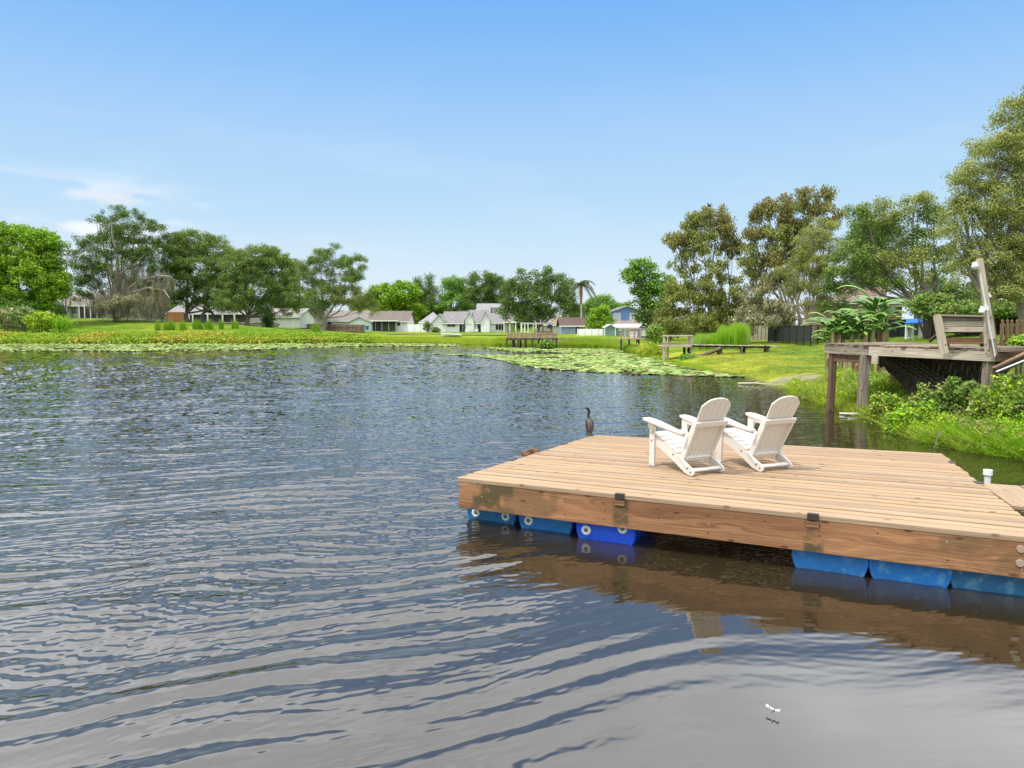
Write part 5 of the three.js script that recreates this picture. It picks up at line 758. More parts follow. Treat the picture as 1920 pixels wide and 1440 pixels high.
// behind the far houses
tree({ name: 'broadleaf_tree', label: 'bright green tree behind the brown roofed house', u: 740, d: 196, ell: [[720, 560, 30, 26], [758, 555, 30, 24], [740, 585, 48, 24], [775, 580, 18, 24], [705, 580, 20, 22]], tone: 'bright', leaf: 'broad', fill: 1.1, sub: 1.5, cl: 0.75, trunk: 0.3, s: 8 });
tree({ name: 'pine_tree', label: 'dark spiky topped pine left of the white house, left of a pair', u: 786, d: 205, group: undefined, ell: [[784, 532, 5, 14], [788, 548, 13, 14], [782, 568, 20, 18], [790, 590, 24, 22]], tone: 'dark', leaf: 'needle', fill: 1.0, sub: 1.0, cl: 0.9, trunk: 0.25, s: 9 });
tree({ name: 'pine_tree', label: 'dark spiky topped pine left of the white house, right of a pair', u: 808, d: 205, ell: [[806, 532, 5, 14], [810, 550, 12, 14], [806, 572, 20, 18], [812, 592, 22, 20]], tone: 'dark', leaf: 'needle', fill: 1.0, sub: 1.0, cl: 0.9, trunk: 0.25, s: 10 });
tree({ label: 'rounded tree directly above the left gables of the white house', u: 848, d: 205, ell: [[845, 545, 22, 24], [862, 540, 22, 20], [850, 575, 36, 22], [878, 568, 26, 24]], tone: 'mid', fill: 1.0, sub: 1.4, cl: 0.75, trunk: 0.35, s: 11 });
tree({ label: 'tall rounded dark tree above the highest roof of the white house', u: 915, d: 200, ell: [[908, 530, 26, 20], [930, 545, 24, 26], [900, 560, 32, 24], [925, 578, 34, 18], [945, 560, 20, 30]], tone: 'dark', fill: 1.05, sub: 1.4, cl: 0.75, trunk: 0.4, s: 12 });
tree({ label: 'big dark tree in the centre that shades the shelter and dock', u: 1010, d: 94, ell: [[1020, 518, 18, 16], [985, 522, 14, 12], [1046, 535, 18, 18], [965, 546, 24, 18], [1008, 556, 38, 26], [1045, 574, 24, 24], [955, 582, 22, 20], [1000, 592, 34, 18]], tone: 'dark', leaf: 'oak', fill: 0.95, sub: 0.7, cl: 0.45, trunk: 0.3, s: 13 });
tree({ name: 'slim_tree', label: 'slim dark tree stem with loose leaves left of the palm', u: 1060, d: 150, ell: [[1068, 548, 14, 20], [1062, 575, 16, 26], [1075, 590, 18, 22]], tone: 'dark', fill: 0.9, sub: 0.9, cl: 0.55, trunk: 0.22, s: 14 });
tree({ label: 'rounded tree on the skyline right of the palm', u: 1130, d: 190, ell: [[1125, 572, 26, 16], [1150, 585, 30, 16], [1105, 585, 24, 18], [1175, 590, 26, 16]], tone: 'mid', fill: 1.1, sub: 1.4, cl: 0.75, trunk: 0.3, s: 15 });
tree({ name: 'young_tree', label: 'small bright green tree behind the white fence and the shed', u: 1124, d: 122, ell: [[1124, 588, 15, 12], [1118, 604, 18, 12], [1134, 605, 16, 14]], tone: 'bright', leaf: 'broad', fill: 1.2, sub: 0.8, cl: 0.42, trunk: 0.14, s: 16 });
// skyline fillers that the photograph shows as further trees
[[690, 572, 30, 20, 215, 'olive', 'low olive tree filling the gap right of the open oak'], [815, 590, 50, 24, 225, 'dark', 'dark tree mass low behind the pair of pines'], [960, 590, 40, 24, 190, 'dark', 'dark leafage between white house and central tree'], [1085, 600, 28, 18, 185, 'dark', 'dark leafage at the foot of the palm'], [280, 560, 60, 34, 150, 'dark', 'shaded tree far behind the mossy oak'], [560, 575, 50, 28, 168, 'oak', 'oak far behind the dense low crowned oak'], [110, 560, 36, 30, 140, 'dark', 'shaded tree behind the left house'], [1225, 598, 40, 22, 170, 'dark', 'dark tree low behind the blue playhouse'], [-60, 560, 80, 40, 125, 'mid', 'green tree beyond the left edge']].forEach(([u, v, ru, rv, d, tone, label], i) => tree({ label, u, d, ell: [[u - ru * 0.35, v, ru * 0.65, rv], [u + ru * 0.35, v + 4, ru * 0.65, rv * 0.9], [u, v + rv * 0.7, ru, rv * 0.7]], tone, fill: 1.1, sub: 1.4, cl: 0.7, trunk: 0.3, s: 30 + i, limbs: false }));
// right bank
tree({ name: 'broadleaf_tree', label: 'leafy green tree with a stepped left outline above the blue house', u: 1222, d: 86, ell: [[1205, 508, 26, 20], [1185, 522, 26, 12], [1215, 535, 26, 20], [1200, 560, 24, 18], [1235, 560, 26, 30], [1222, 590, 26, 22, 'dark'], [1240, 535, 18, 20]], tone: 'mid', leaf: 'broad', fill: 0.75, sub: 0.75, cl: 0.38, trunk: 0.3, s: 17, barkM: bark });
tree({ name: 'paperbark_tree', label: 'tall brownish olive tree, left of the two tallest on the right bank', u: 1330, d: 66, ell: [[1330, 408, 30, 20, 'brown'], [1295, 425, 28, 20], [1360, 430, 24, 24, 'brown'], [1270, 452, 20, 18, 'brown'], [1315, 460, 36, 28], [1365, 470, 18, 30, 'brown'], [1282, 500, 24, 26], [1325, 520, 30, 34], [1275, 555, 36, 28], [1325, 575, 40, 36], [1365, 560, 26, 36], [1262, 600, 28, 22], [1310, 610, 46, 20], [1375, 600, 26, 24, 'grey']], tone: 'olive', leaf: 'drop', fill: 0.7, sub: 0.72, cl: 0.34, trunk: 0.22, s: 18, barkM: barkGrey, trunks: [[0, 0.02, 1], [-1.2, -0.12, 0.8], [1.4, 0.12, 0.8], [0.5, 0.05, 0.7]], fork: 0.55 });
tree({ name: 'paperbark_tree', label: 'tallest brownish tree on the right bank with cream coloured trunks', u: 1488, d: 64, ell: [[1520, 378, 34, 20, 'brown'], [1455, 398, 24, 26, 'brown'], [1490, 405, 30, 26], [1545, 400, 24, 24, 'brown'], [1425, 410, 20, 24, 'brown'], [1410, 445, 20, 20, 'brown'], [1450, 455, 36, 30], [1505, 450, 36, 30], [1400, 490, 16, 30], [1440, 510, 34, 34, 'brown'], [1490, 510, 30, 34], [1420, 560, 34, 30, 'grey'], [1450, 590, 30, 20, 'grey'], [1400, 600, 30, 22, 'grey']], tone: 'olive', leaf: 'drop', fill: 0.72, sub: 0.74, cl: 0.34, trunk: 0.24, s: 19, barkM: barkPale, trunks: [[0, -0.02, 1], [0.5, 0.03, 1], [-0.5, -0.06, 0.8], [1.1, 0.10, 0.8], [-0.2, 0.01, 1.1]], fork: 0.9 });
tree({ name: 'broadleaf_tree', label: 'pale green loose tree before the tallest brownish tree', u: 1522, d: 58, ell: [[1535, 430, 28, 16, 'light'], [1515, 448, 26, 16, 'light'], [1550, 465, 26, 24, 'light'], [1520, 490, 36, 24], [1480, 510, 28, 18, 'light'], [1545, 530, 30, 30], [1500, 545, 34, 18, 'light'], [1530, 575, 30, 22]], tone: 'olive', leaf: 'fine', fill: 0.7, sub: 0.6, cl: 0.32, trunk: 0.2, s: 20, barkM: barkPale });
tree({ label: 'broad oak with crooked visible limbs behind the banana plants', u: 1722, d: 52, ell: [[1600, 410, 24, 24], [1640, 400, 32, 20, 'light'], [1700, 385, 34, 16, 'light'], [1740, 400, 24, 24], [1620, 450, 34, 20], [1680, 430, 36, 22], [1590, 480, 28, 34], [1640, 490, 30, 24, 'light'], [1725, 455, 34, 26], [1700, 500, 40, 24, 'light'], [1610, 530, 34, 26], [1560, 510, 20, 40], [1570, 565, 26, 30, 'dark'], [1660, 535, 36, 16], [1760, 500, 26, 36]], tone: 'oak', leaf: 'oak', fill: 0.85, sub: 0.62, cl: 0.32, trunk: 0.30, s: 21, barkM: barkGrey, trunks: [[0, -0.05, 1], [0.9, 0.25, 0.7]], fork: 0.75 });
tree({ label: 'huge fine leaved oak filling the upper right corner', u: 1925, d: 31, ell: [[1905, 235, 46, 44], [1850, 290, 52, 30], [1800, 335, 36, 26], [1900, 330, 56, 46], [1960, 200, 60, 80], [1830, 385, 56, 36], [1900, 420, 60, 46], [1790, 430, 34, 40], [1845, 480, 56, 36], [1920, 510, 50, 44], [1800, 510, 30, 34], [2010, 320, 90, 110], [1990, 460, 90, 90], [1780, 385, 26, 22], [2060, 170, 90, 100], [1860, 545, 50, 22]], tone: 'light', leaf: 'fine', fill: 1.2, sub: 0.52, cl: 0.24, dens: 1.0, trunk: 0.32, s: 22, barkM: barkGrey, deep: 0.8, fork: 0.6, trunks: [[0, -0.1, 1], [-1.5, -0.15, 0.8]] });
[[1580, 590, 60, 36, 78, 'dark', 'dark shaded tree behind the banana plants and pink house'], [1770, 560, 70, 34, 60, 'dark', 'dark shaded tree between the broad oak and the huge oak'], [1880, 560, 60, 40, 58, 'oak', 'shaded tree behind the hedge under the huge oak'], [1350, 610, 60, 22, 84, 'olive', 'low olive tree filling behind the tall reeds'], [1430, 590, 50, 30, 82, 'olive', 'low olive tree behind the black fence'], [1640, 470, 50, 60, 80, 'dark', 'far tree seen through gaps of the broad oak'], [1255, 612, 34, 18, 80, 'olive', 'low olive bushy tree at the foot of the leafy green tree']].forEach(([u, v, ru, rv, d, tone, label], i) => tree({ label, u, d, ell: [[u - ru * 0.35, v, ru * 0.65, rv], [u + ru * 0.35, v + 4, ru * 0.65, rv * 0.9], [u, v + rv * 0.7, ru, rv * 0.7]], tone, fill: 0.95, sub: 0.8, cl: 0.42, trunk: 0.2, s: 60 + i, limbs: false }));
{ // palm
  const d = 140, g = thing('palm_tree', 'lone palm with a tall pale trunk above the brown roofed outbuilding', 'palm', groundAt(1089, d, -0.2)), H = Y(532, d) - g.position.y; seed(71);
  part('trunk', tube([[0, -0.3, 0], [0.1, H * 0.4, 0], [-0.05, H * 0.75, 0], [0, H, 0]], [0.26, 0.17, 0.15, 0.15], 9), barkPale, g); part('dead_skirt', tube([[0, H * 0.60, 0], [0, H * 0.8, 0], [0, H * 0.97, 0]], [0.22, 0.36, 0.25], 10), std([0.26, 0.17, 0.10], 0.95), g);
  for (let i = 0; i < 22; i++) { const a = i * 2.4, e = rr(-0.55, 1.2), L = rr(2.8, 4.0), pts = []; for (let k = 0; k <= 6; k++) { const t = k / 6, rad = L * t * Math.cos(e * 0.7), y = H + Math.sin(e) * L * t - 2.2 * t * t * L * 0.4; pts.push([Math.cos(a) * rad, y, Math.sin(a) * rad]); } const fr = [tube(pts, [0.05, 0.045, 0.04, 0.03, 0.03, 0.02, 0.01], 4)]; for (let k = 1; k < 18; k++) { const t = k / 18, j = Math.min(5, Math.floor(t * 6)), p = mix3(pts[j], pts[j + 1], t * 6 - j), w = 0.75 * Math.sin(Math.PI * (0.15 + 0.8 * t)); for (const s of [-1, 1]) { const q = [p[0] - Math.sin(a) * w * s + Math.cos(a) * 0.25, p[1] - 0.45, p[2] + Math.cos(a) * w * s + Math.sin(a) * 0.25]; fr.push(outward(loft([[[p[0], p[1], p[2]], [p[0] + Math.cos(a) * 0.12, p[1] + 0.01, p[2] + Math.sin(a) * 0.12], [p[0], p[1] - 0.02, p[2]]], [q, [q[0] + 0.01, q[1], q[2] + 0.01], [q[0], q[1] - 0.01, q[2]]]]))); } } part('frond', fr, i % 3 ? paint(0.085, 0.125, 0.04) : paint(0.13, 0.14, 0.06), g); }
}
// ------------------------------------------------------------------ banana plants beside the old pier
{
  seed(81); const leafM = [[0.16, 0.32, 0.035], [0.22, 0.42, 0.05], [0.12, 0.25, 0.04]].map((c) => new THREE.MeshPhysicalMaterial({ color: lin(...c), roughness: 0.45, transmission: 0.25, thickness: 0, side: THREE.DoubleSide })), stemM = [std([0.30, 0.24, 0.10], 0.8), std([0.36, 0.22, 0.11], 0.85), std([0.22, 0.24, 0.08], 0.8)], dryM = std([0.34, 0.22, 0.12], 0.9);
  const plants = [[1556, 24, 560, 640, 'short banana plant at the left end of the clump'], [1575, 23.5, 548, 640, 'banana plant second from the left of the clump'], [1595, 23.2, 552, 642, 'banana plant with dry brown stem above the pier corner'], [1616, 23, 550, 642, 'banana plant in the middle of the clump before the pink house'], [1637, 23.4, 500, 642, 'tallest banana plant with upright young leaf'], [1652, 23.8, 532, 642, 'banana plant with drooping leaves at the right end of the clump']];
  plants.forEach(([u, d, vt, vb, label], pi) => {
    const p = at(u, vb + 6, d); p[1] = Math.min(p[1], ground(p[0], p[2])); const g = thing('banana_plant', label, 'banana plant', p, 'banana plants beside the old pier'); delete g.userData.group; const H = Y(vt, d) - p[1], sh = H * 0.68;
    for (let k = 0; k < 3; k++) { const o = [gauss() * 0.22, 0, gauss() * 0.22]; part('stem', smooth(tube([o, [o[0] + gauss() * 0.05, sh * 0.5, o[2]], [o[0] + gauss() * 0.1, sh * (k ? rr(0.5, 0.9) : 1), o[2]]], [0.09, 0.075, 0.05], 9)), stemM[(pi + k) % 3], g); }
    const n = pi === 4 ? 24 : 21;
    for (let i = 0; i < n; i++) {
      const a = i * 2.4 + pi, up = i === 0 ? 1.5 : rr(0.5, 1.35), L = (i === 0 ? 0.5 : rr(0.4, 0.75)) * H * 0.58, y0 = sh * rr(0.6, 1.0), W = rr(0.05, 0.085) * (0.6 + L * 0.4), st = [], cx = Math.cos(a), cz = Math.sin(a), N = 9, rip = Math.floor(rr(0, 1000));
      let x = 0, y = y0, ang = up;
      for (let k = 0; k <= N; k++) { const t = k / N, w = W * Math.pow(Math.sin(Math.PI * clamp(0.04 + t * 0.95)), 0.7) * (t < 0.12 ? t / 0.12 : 1) * (0.8 + 0.4 * h2(k, rip, 5)) + 0.006, fold = 0.35 + 0.25 * Math.sin(t * 3); 
        const P = (s, h) => [cx * x - cz * s, y + h, cz * x + cx * s]; st.push([P(-w, -w * fold), P(0, 0.006), P(w, -w * fold), P(0, -0.008)]);
        x += Math.cos(ang) * L / N; y += Math.sin(ang) * L / N; ang -= (0.9 + up * 0.9) / N * (0.4 + t * 1.4); }
      part('leaf', outward(loft(st)), leafM[(i + pi) % 3], g);
    }
    for (let i = 0; i < 5; i++) { const a = rnd() * 6.28, h = sh * rr(0.3, 0.8), L = h * rr(0.5, 0.85); part('dry_leaf', outward(loft([0, 0.5, 1].map((t) => { const c = [Math.cos(a) * (0.08 + 0.12 * Math.sin(t * 2.5)), h - L * t, Math.sin(a) * (0.08 + 0.12 * Math.sin(t * 2.5))], w = 0.06 * (1 - t * 0.6); return [[c[0] - Math.sin(a) * w, c[1], c[2] + Math.cos(a) * w], [c[0] + Math.cos(a) * 0.02, c[1], c[2] + Math.sin(a) * 0.02], [c[0] + Math.sin(a) * w, c[1], c[2] - Math.cos(a) * w]]; }))), dryM, g); }
  });
}
// ------------------------------------------------------------------ shrubs that can be told apart
function shrub({ name = 'shrub', label, category = 'shrub', u, v, d, ru, rv, tone = 'mid', leaf = 'broad', cl = 0.2, n = 90, s = 1, tones, spires = 0 }) {
  seed(s * 31 + 5); const base = groundAt(u, d, -0.05), g = thing(name, label, category, base), px = F / d, list = [], cy = Y(v, d) - base[1], A = ru / px, B = rv / px, stems = [];
  for (let i = 0; i < n; i++) { const e = new THREE.Vector3(gauss(), gauss() + 0.2, gauss()).normalize(), k = Math.pow(rnd(), 0.4), p = [e.x * A * k, cy + e.y * B * k, e.z * A * 0.8 * k]; if (spires) { const q = i % spires, a = q * 2.4, r = Math.sqrt((q + 0.5) / spires), hh = (cy + B) * (0.55 + 0.45 * h2(q, s, 4)), t = rnd(); p[0] = Math.cos(a) * r * A + gauss() * 0.09 * (1.1 - t); p[2] = Math.sin(a) * r * A * 0.8 + gauss() * 0.09 * (1.1 - t); p[1] = t * hh; }
    if (p[1] < 0.02) p[1] = 0.05 + rnd() * 0.1; const [c0, c1] = GREEN[tones ? tones[Math.floor(rnd() * tones.length)] : tone], t = rnd(), w = rr(0.8, 1.2); list.push([...p, cl * rr(0.7, 1.3), [0, 1, 2].map((c) => lerp(c0[c], c1[c], t) * w)]); if (i % 9 === 0) stems.push(tube([[p[0] * 0.3, -0.1, p[2] * 0.3], [p[0] * 0.7, p[1] * 0.5, p[2] * 0.7], p], [0.02, 0.014, 0.006], 5)); }
  copies('foliage', TUFT[leaf], leafMat, list, g).userData.kind = 'stuff'; part('stems', stems, bark, g);
}
Object.assign(GREEN, { pink: [[0.40, 0.27, 0.20], [0.55, 0.42, 0.32]], reed: [[0.20, 0.40, 0.012], [0.34, 0.58, 0.025]], gold: [[0.33, 0.35, 0.03], [0.48, 0.46, 0.05]], weed: [[0.24, 0.38, 0.014], [0.42, 0.56, 0.035]] });
shrub({ label: 'pinkish flowering bush at the left edge above the reeds', u: 12, v: 596, d: 92, ru: 24, rv: 16, tones: ['pink', 'pink', 'mid'], cl: 0.4, n: 160, s: 1 });
shrub({ label: 'grey green bush next to the pinkish flowering bush', u: 45, v: 594, d: 91, ru: 26, rv: 18, tones: ['grey', 'mid'], cl: 0.4, n: 190, s: 2 });
shrub({ label: 'bright green bush on the left bank beside the house', u: 78, v: 603, d: 90, ru: 30, rv: 17, tone: 'weed', cl: 0.4, n: 230, s: 3 });
shrub({ label: 'tall grassy clump right of the bright bush on the left bank', u: 115, v: 607, d: 90, ru: 16, rv: 14, tone: 'reed', leaf: 'needle', cl: 0.55, n: 90, s: 4 });
shrub({ label: 'dark round bush below the left house wall', u: 110, v: 588, d: 112, ru: 9, rv: 16, tone: 'dark', cl: 0.45, n: 90, s: 5 });
shrub({ label: 'dark conical shrub below the dense low crowned oak', u: 503, v: 603, d: 112, ru: 11, rv: 14, tone: 'dark', cl: 0.4, n: 110, s: 6 });
shrub({ label: 'small dark shrub with a bare stem before the white fence', u: 801, v: 612, d: 150, ru: 6, rv: 9, tone: 'dark', cl: 0.45, n: 50, s: 7 });
shrub({ label: 'low clipped dark bush before the white house window', u: 817, v: 619.5, d: 158, ru: 8, rv: 5, tone: 'dark', cl: 0.45, n: 60, s: 8 });
shrub({ label: 'leafy bush at the foot of the tan dock, right side', u: 1025, v: 648, d: 64, ru: 14, rv: 9, tone: 'mid', cl: 0.26, n: 140, s: 9 });
shrub({ label: 'olive bush at the left of the weathered grey dock', u: 1228, v: 635, d: 50, ru: 15, rv: 22, tones: ['olive', 'mid'], leaf: 'oak', cl: 0.28, n: 260, s: 10 });
shrub({ label: 'golden green waterside bush below the olive bush', u: 1222, v: 660, d: 47, ru: 24, rv: 12, tones: ['gold', 'weed'], leaf: 'needle', cl: 0.32, n: 230, s: 11 });
shrub({ label: 'dark green bush under the weathered grey dock posts', u: 1291, v: 676, d: 40.5, ru: 13, rv: 9, tone: 'mid', cl: 0.2, n: 150, s: 12 });
shrub({ label: 'long clipped hedge behind the black fence at the right', category: 'hedge', name: 'hedge', u: 1830, v: 583, d: 43, ru: 100, rv: 16, tones: ['mid', 'dark', 'dark', 'light'], cl: 0.26, n: 1500, s: 13 });
shrub({ label: 'bright bush above the hedge left of the lamp pole', u: 1745, v: 572, d: 44, ru: 38, rv: 20, tones: ['mid', 'dark', 'light'], cl: 0.24, n: 520, s: 14 });
shrub({ label: 'tall leafy weed bush in the shade of the pier, left one', u: 1738, v: 740, d: 14.2, ru: 22, rv: 26, tones: ['light', 'mid', 'olive'], cl: 0.085, n: 420, s: 15, spires: 9 });
shrub({ label: 'tall leafy weed bush in the middle below the pier', u: 1796, v: 738, d: 13.6, ru: 30, rv: 32, tones: ['mid', 'dark', 'light'], cl: 0.09, n: 560, s: 16, spires: 11 });
shrub({ label: 'dark green bush at the right pier post', u: 1862, v: 756, d: 12.9, ru: 36, rv: 30, tones: ['mid', 'weed', 'light'], cl: 0.08, n: 480, s: 17, spires: 12 });
shrub({ label: 'green bush below the fallen ramp at the right edge', u: 1918, v: 735, d: 12.4, ru: 40, rv: 36, tones: ['mid', 'weed', 'light'], cl: 0.085, n: 600, s: 18, spires: 14 });
shrub({ label: 'reddish green weed bush right of the middle pier post', u: 1666, v: 752, d: 15.2, ru: 30, rv: 18, tones: ['olive', 'weed', 'mid'], cl: 0.085, n: 420, s: 20, spires: 12 });
shrub({ label: 'broad bright weed bush at the water below the pier', u: 1720, v: 775, d: 13.8, ru: 40, rv: 26, tones: ['reed', 'weed', 'mid'], cl: 0.09, n: 480, s: 21, spires: 14 });
shrub({ label: 'green bush between picket fence and ramp at the right edge', u: 1918, v: 648, d: 17, ru: 20, rv: 14, tones: ['mid', 'weed'], cl: 0.12, n: 120, s: 19 });
// ------------------------------------------------------------------ what nobody could count: reeds, lily pads, bank weeds, lawn tufts
const blade = (n, s, h = 1, spread = 0.25, w = 0.022, bend = 0.35) => { seed(s); const gs = []; for (let i = 0; i < n; i++) { const a = rnd() * 6.28, r = rnd() * spread, hh = h * rr(0.6, 1.1), b = bend * rr(0.3, 1.2), x = Math.cos(a) * r, z = Math.sin(a) * r, q = rnd() * 6.28, sx = Math.cos(q) * w, sz = Math.sin(q) * w, P = []; for (let k = 0; k <= 3; k++) { const t = k / 3, ww = 1 - t * 0.9; P.push([[x + Math.cos(a) * b * t * t * hh - sx * ww, hh * t * (1 - 0.12 * b * t), z + Math.sin(a) * b * t * t * hh - sz * ww], [x + Math.cos(a) * b * t * t * hh + sx * ww, hh * t * (1 - 0.12 * b * t), z + Math.sin(a) * b * t * t * hh + sz * ww]]); } const pos = []; for (let k = 0; k < 3; k++) pos.push(...P[k][0], ...P[k][1], ...P[k + 1][1], ...P[k][0], ...P[k + 1][1], ...P[k + 1][0]); const g = new THREE.BufferGeometry(); g.setAttribute('position', new THREE.Float32BufferAttribute(pos, 3)); g.computeVertexNormals(); gs.push(g); } return mergeGeometries(gs); };
function stuff(name, geo, list, label, mat = leafMat) { const m = copies(numbered(name), geo, mat, list, scene); m.userData = { label, category: name.replace(/_/g, ' '), kind: 'stuff' }; return m; }
const inPoly = (P, x, y) => { let r = false; for (let i = 0, j = P.length - 1; i < P.length; j = i++) if ((P[i][1] > y) !== (P[j][1] > y) && x < (P[j][0] - P[i][0]) * (y - P[i][1]) / (P[j][1] - P[i][1]) + P[i][0]) r = !r; return r; };
{
  seed(91); let list = []; const reedT = blade(14, 92, 1, 0.35, 0.03, 0.3), tone = (k, t, w = 1) => [0, 1, 2].map((c) => lerp(GREEN[k][0][c], GREEN[k][1][c], t) * w);
  // golden marsh band along the left shore
  for (let i = 0; i < 15000; i++) { const u = rr(-260, 690), s = Math.pow(rnd(), 1.3) * lerp(5.5, 3.5, sstep(500, 690, u)) - 0.8, i0 = shorePx.findIndex((p) => p[0] > u), p0 = shore[i0 - 1], p1 = shore[i0], t = (u - shorePx[i0 - 1][0]) / (shorePx[i0][0] - shorePx[i0 - 1][0]), x = lerp(p0[0], p1[0], t), z = lerp(p0[1], p1[1], t), l = Math.hypot(x, z), X1 = x * (1 + s / l), Z1 = z * (1 + s / l), n = fbm(X1 * 0.25, Z1 * 0.25, 5, 3); list.push([X1, Math.max(-0.1, ground(X1, Z1) - 0.1), Z1, [0.8, lerp(0.5, 0.85, n) * lerp(1, 0.6, sstep(560, 690, u)), 0.8], n + gauss() * 0.12 > 0.5 ? tone('gold', rnd()) : tone('weed', rnd() * 0.8, 0.9), [gauss() * 0.12, rnd() * 6.28, gauss() * 0.12]]); }
  list = list.map((q) => rnd() < 0.8 ? [q[0], q[1] + q[3][1] * rr(0.25, 0.8), q[2], [rr(0.35, 0.6), rr(0.25, 0.45), rr(0.35, 0.6)], q[4].map((c) => c * rr(0.75, 1.2)), q[5]] : q).map((q) => [...q]);
  stuff('marsh_grass', TUFT.oak, list.map((q) => [q[0], q[1], q[2], q[3], q[4]]), 'golden green marsh grass band along the left shore');
  list = [];
  for (const [u, d, n, w] of [[296, 94, 3, 4], [318, 94, 9, 10], [345, 94, 6, 6], [372, 95, 8, 8], [392, 95, 7, 6], [415, 96, 5, 4], [440, 97, 4, 4], [592, 102, 7, 7]]) for (let i = 0; i < n * 4; i++) { const p = groundAt(u + gauss() * w, d + gauss() * 0.5); list.push([p[0], p[1] - 0.05, p[2], [0.7, rr(0.9, 1.6), 0.7], tone('reed', rnd(), 0.75), [gauss() * 0.08, rnd() * 6.28, gauss() * 0.08]]); }
  stuff('tall_grass', reedT, list, 'upright green grass tufts standing on the left lawn');
  list = [];
  for (let i = 0; i < 900; i++) { const u = rr(1302, 1402), d = rr(52, 57), n = vn(u * 0.09, 2, 4), p = groundAt(u, d); list.push([p[0], p[1] - 0.05, p[2], [0.6, lerp(1.1, 1.9, sstep(1300, 1395, u)) * lerp(0.75, 1.1, n), 0.6], tone(rnd() < 0.08 ? 'pink' : 'reed', rnd()), [gauss() * 0.06, rnd() * 6.28, gauss() * 0.06]]); }
  for (let i = 0; i < 260; i++) { const u = 1388 + gauss() * 9, d = rr(50, 51.5), p = groundAt(u, d); list.push([p[0], p[1] - 0.05, p[2], [0.5, rr(1.3, 1.75), 0.5], tone('reed', rnd(), 0.9), [gauss() * 0.05, rnd() * 6.28, gauss() * 0.05]]); }
  stuff('reeds', reedT, list, 'tall bright green reeds behind the gangplank of the grey dock');
  list = [];   // low bright bank plants along the centre right shore
  for (let i = 0; i < 7000; i++) { const u = rr(930, 1335), i0 = shorePx.findIndex((p) => p[0] > u), t = (u - shorePx[i0 - 1][0]) / (shorePx[i0][0] - shorePx[i0 - 1][0]), x = lerp(shore[i0 - 1][0], shore[i0][0], t), z = lerp(shore[i0 - 1][1], shore[i0][1], t), l = Math.hypot(x, z), s = Math.pow(rnd(), 1.5) * lerp(7, 2, sstep(1180, 1320, u)) - 0.4, a = x * (1 + s / l), b = z * (1 + s / l); list.push([a, Math.max(-0.1, ground(a, b) - 0.1), b, [0.6, rr(0.35, 0.6) * lerp(1, 0.3, sstep(1190, 1250, u)), 0.6], rnd() < 0.4 ? tone('weed', rnd()) : rnd() < 0.4 ? tone('gold', rnd(), 0.8) : tone('reed', rnd(), 0.85), [gauss() * 0.15, rnd() * 6.28, gauss() * 0.15]]); }
  for (let i = 0; i < 3500; i++) { const u = rr(700, 945), i0 = shorePx.findIndex((p) => p[0] > u), t = (u - shorePx[i0 - 1][0]) / (shorePx[i0][0] - shorePx[i0 - 1][0]), x = lerp(shore[i0 - 1][0], shore[i0][0], t), z = lerp(shore[i0 - 1][1], shore[i0][1], t), l = Math.hypot(x, z), s = Math.pow(rnd(), 1.2) * 10 - 0.3, a = x * (1 + s / l), b = z * (1 + s / l); list.push([a, Math.max(-0.1, ground(a, b) - 0.1), b, [0.5, rr(0.2, 0.42), 0.5], rnd() < 0.65 ? tone('weed', rnd()) : tone('gold', rnd()), [gauss() * 0.15, rnd() * 6.28, gauss() * 0.15]]); }
  stuff('bank_plants', reedT, list, 'low bright waterside plants along the middle shore');
  // lily pads
  seed(95); const padG = (() => { const s = new THREE.Shape(); s.moveTo(0, 0); for (let k = 0; k <= 12; k++) { const a = 0.25 + k / 12 * (Math.PI * 2 - 0.5); s.lineTo(Math.cos(a), Math.sin(a)); } s.closePath(); return new THREE.ExtrudeGeometry(s, { depth: 0.06, bevelEnabled: false }).rotateX(-Math.PI / 2); })();
  const pads = (poly, n, dn) => { const W = poly.map(([u, v]) => { const p = onLevel(u, v, 0); return [p[0], p[2]]; }), xs = W.map((p) => p[0]), zs = W.map((p) => p[1]); let out = [], tries = 0; while (out.length < n && tries++ < n * 30) { const x = rr(Math.min(...xs), Math.max(...xs)), z = rr(Math.min(...zs), Math.max(...zs)); if (!inPoly(W, x, z)) continue; if (fbm(x * 0.35, z * 0.35, 8, 3) < dn * rnd() + 0.2) continue; const q = rnd(), c = q < 0.4 ? [0.27, 0.33, 0.07] : q < 0.8 ? [0.17, 0.28, 0.03] : q < 0.93 ? [0.42, 0.44, 0.17] : [0.30, 0.22, 0.10], w = rr(0.8, 1.15); out.push([x, rr(0.008, 0.05), z, rr(0.09, 0.2), c.map((k) => k * w), [gauss() * 0.18, rnd() * 6.28, gauss() * 0.18]]); } return out; };
  const padM = std([0.9, 0.95, 0.9], 0.7);
  stuff('lily_pads', padG, [...pads([[-300, 644], [-300, 658], [0, 658], [250, 658.5], [420, 657.5], [520, 655], [590, 651.5], [700, 649], [860, 650], [860, 645.5], [640, 643.5], [400, 644.5]], 17000, 0.55), ...pads([[905, 652], [1000, 654], [1150, 655], [1168, 661], [1100, 663], [1050, 662], [960, 659]], 4500, 0.4), ...pads([[900, 668], [960, 668], [1060, 665], [1160, 662], [1225, 671], [1270, 688], [1345, 700], [1395, 708], [1330, 706], [1200, 702.5], [1100, 698], [1010, 690.5], [950, 678]], 8500, 0.6), ...pads([[800, 664], [960, 668], [960, 677], [880, 668]], 500, 0.9)], 'yellow green lily pads lying on the lake', padM);
  // near right bank: leafy weeds, grass blades and floating litter
  seed(97); const leafy = TUFT.broad, bl = blade(12, 98, 1, 0.16, 0.010, 0.6); const lw = [], gw = [], near = [];
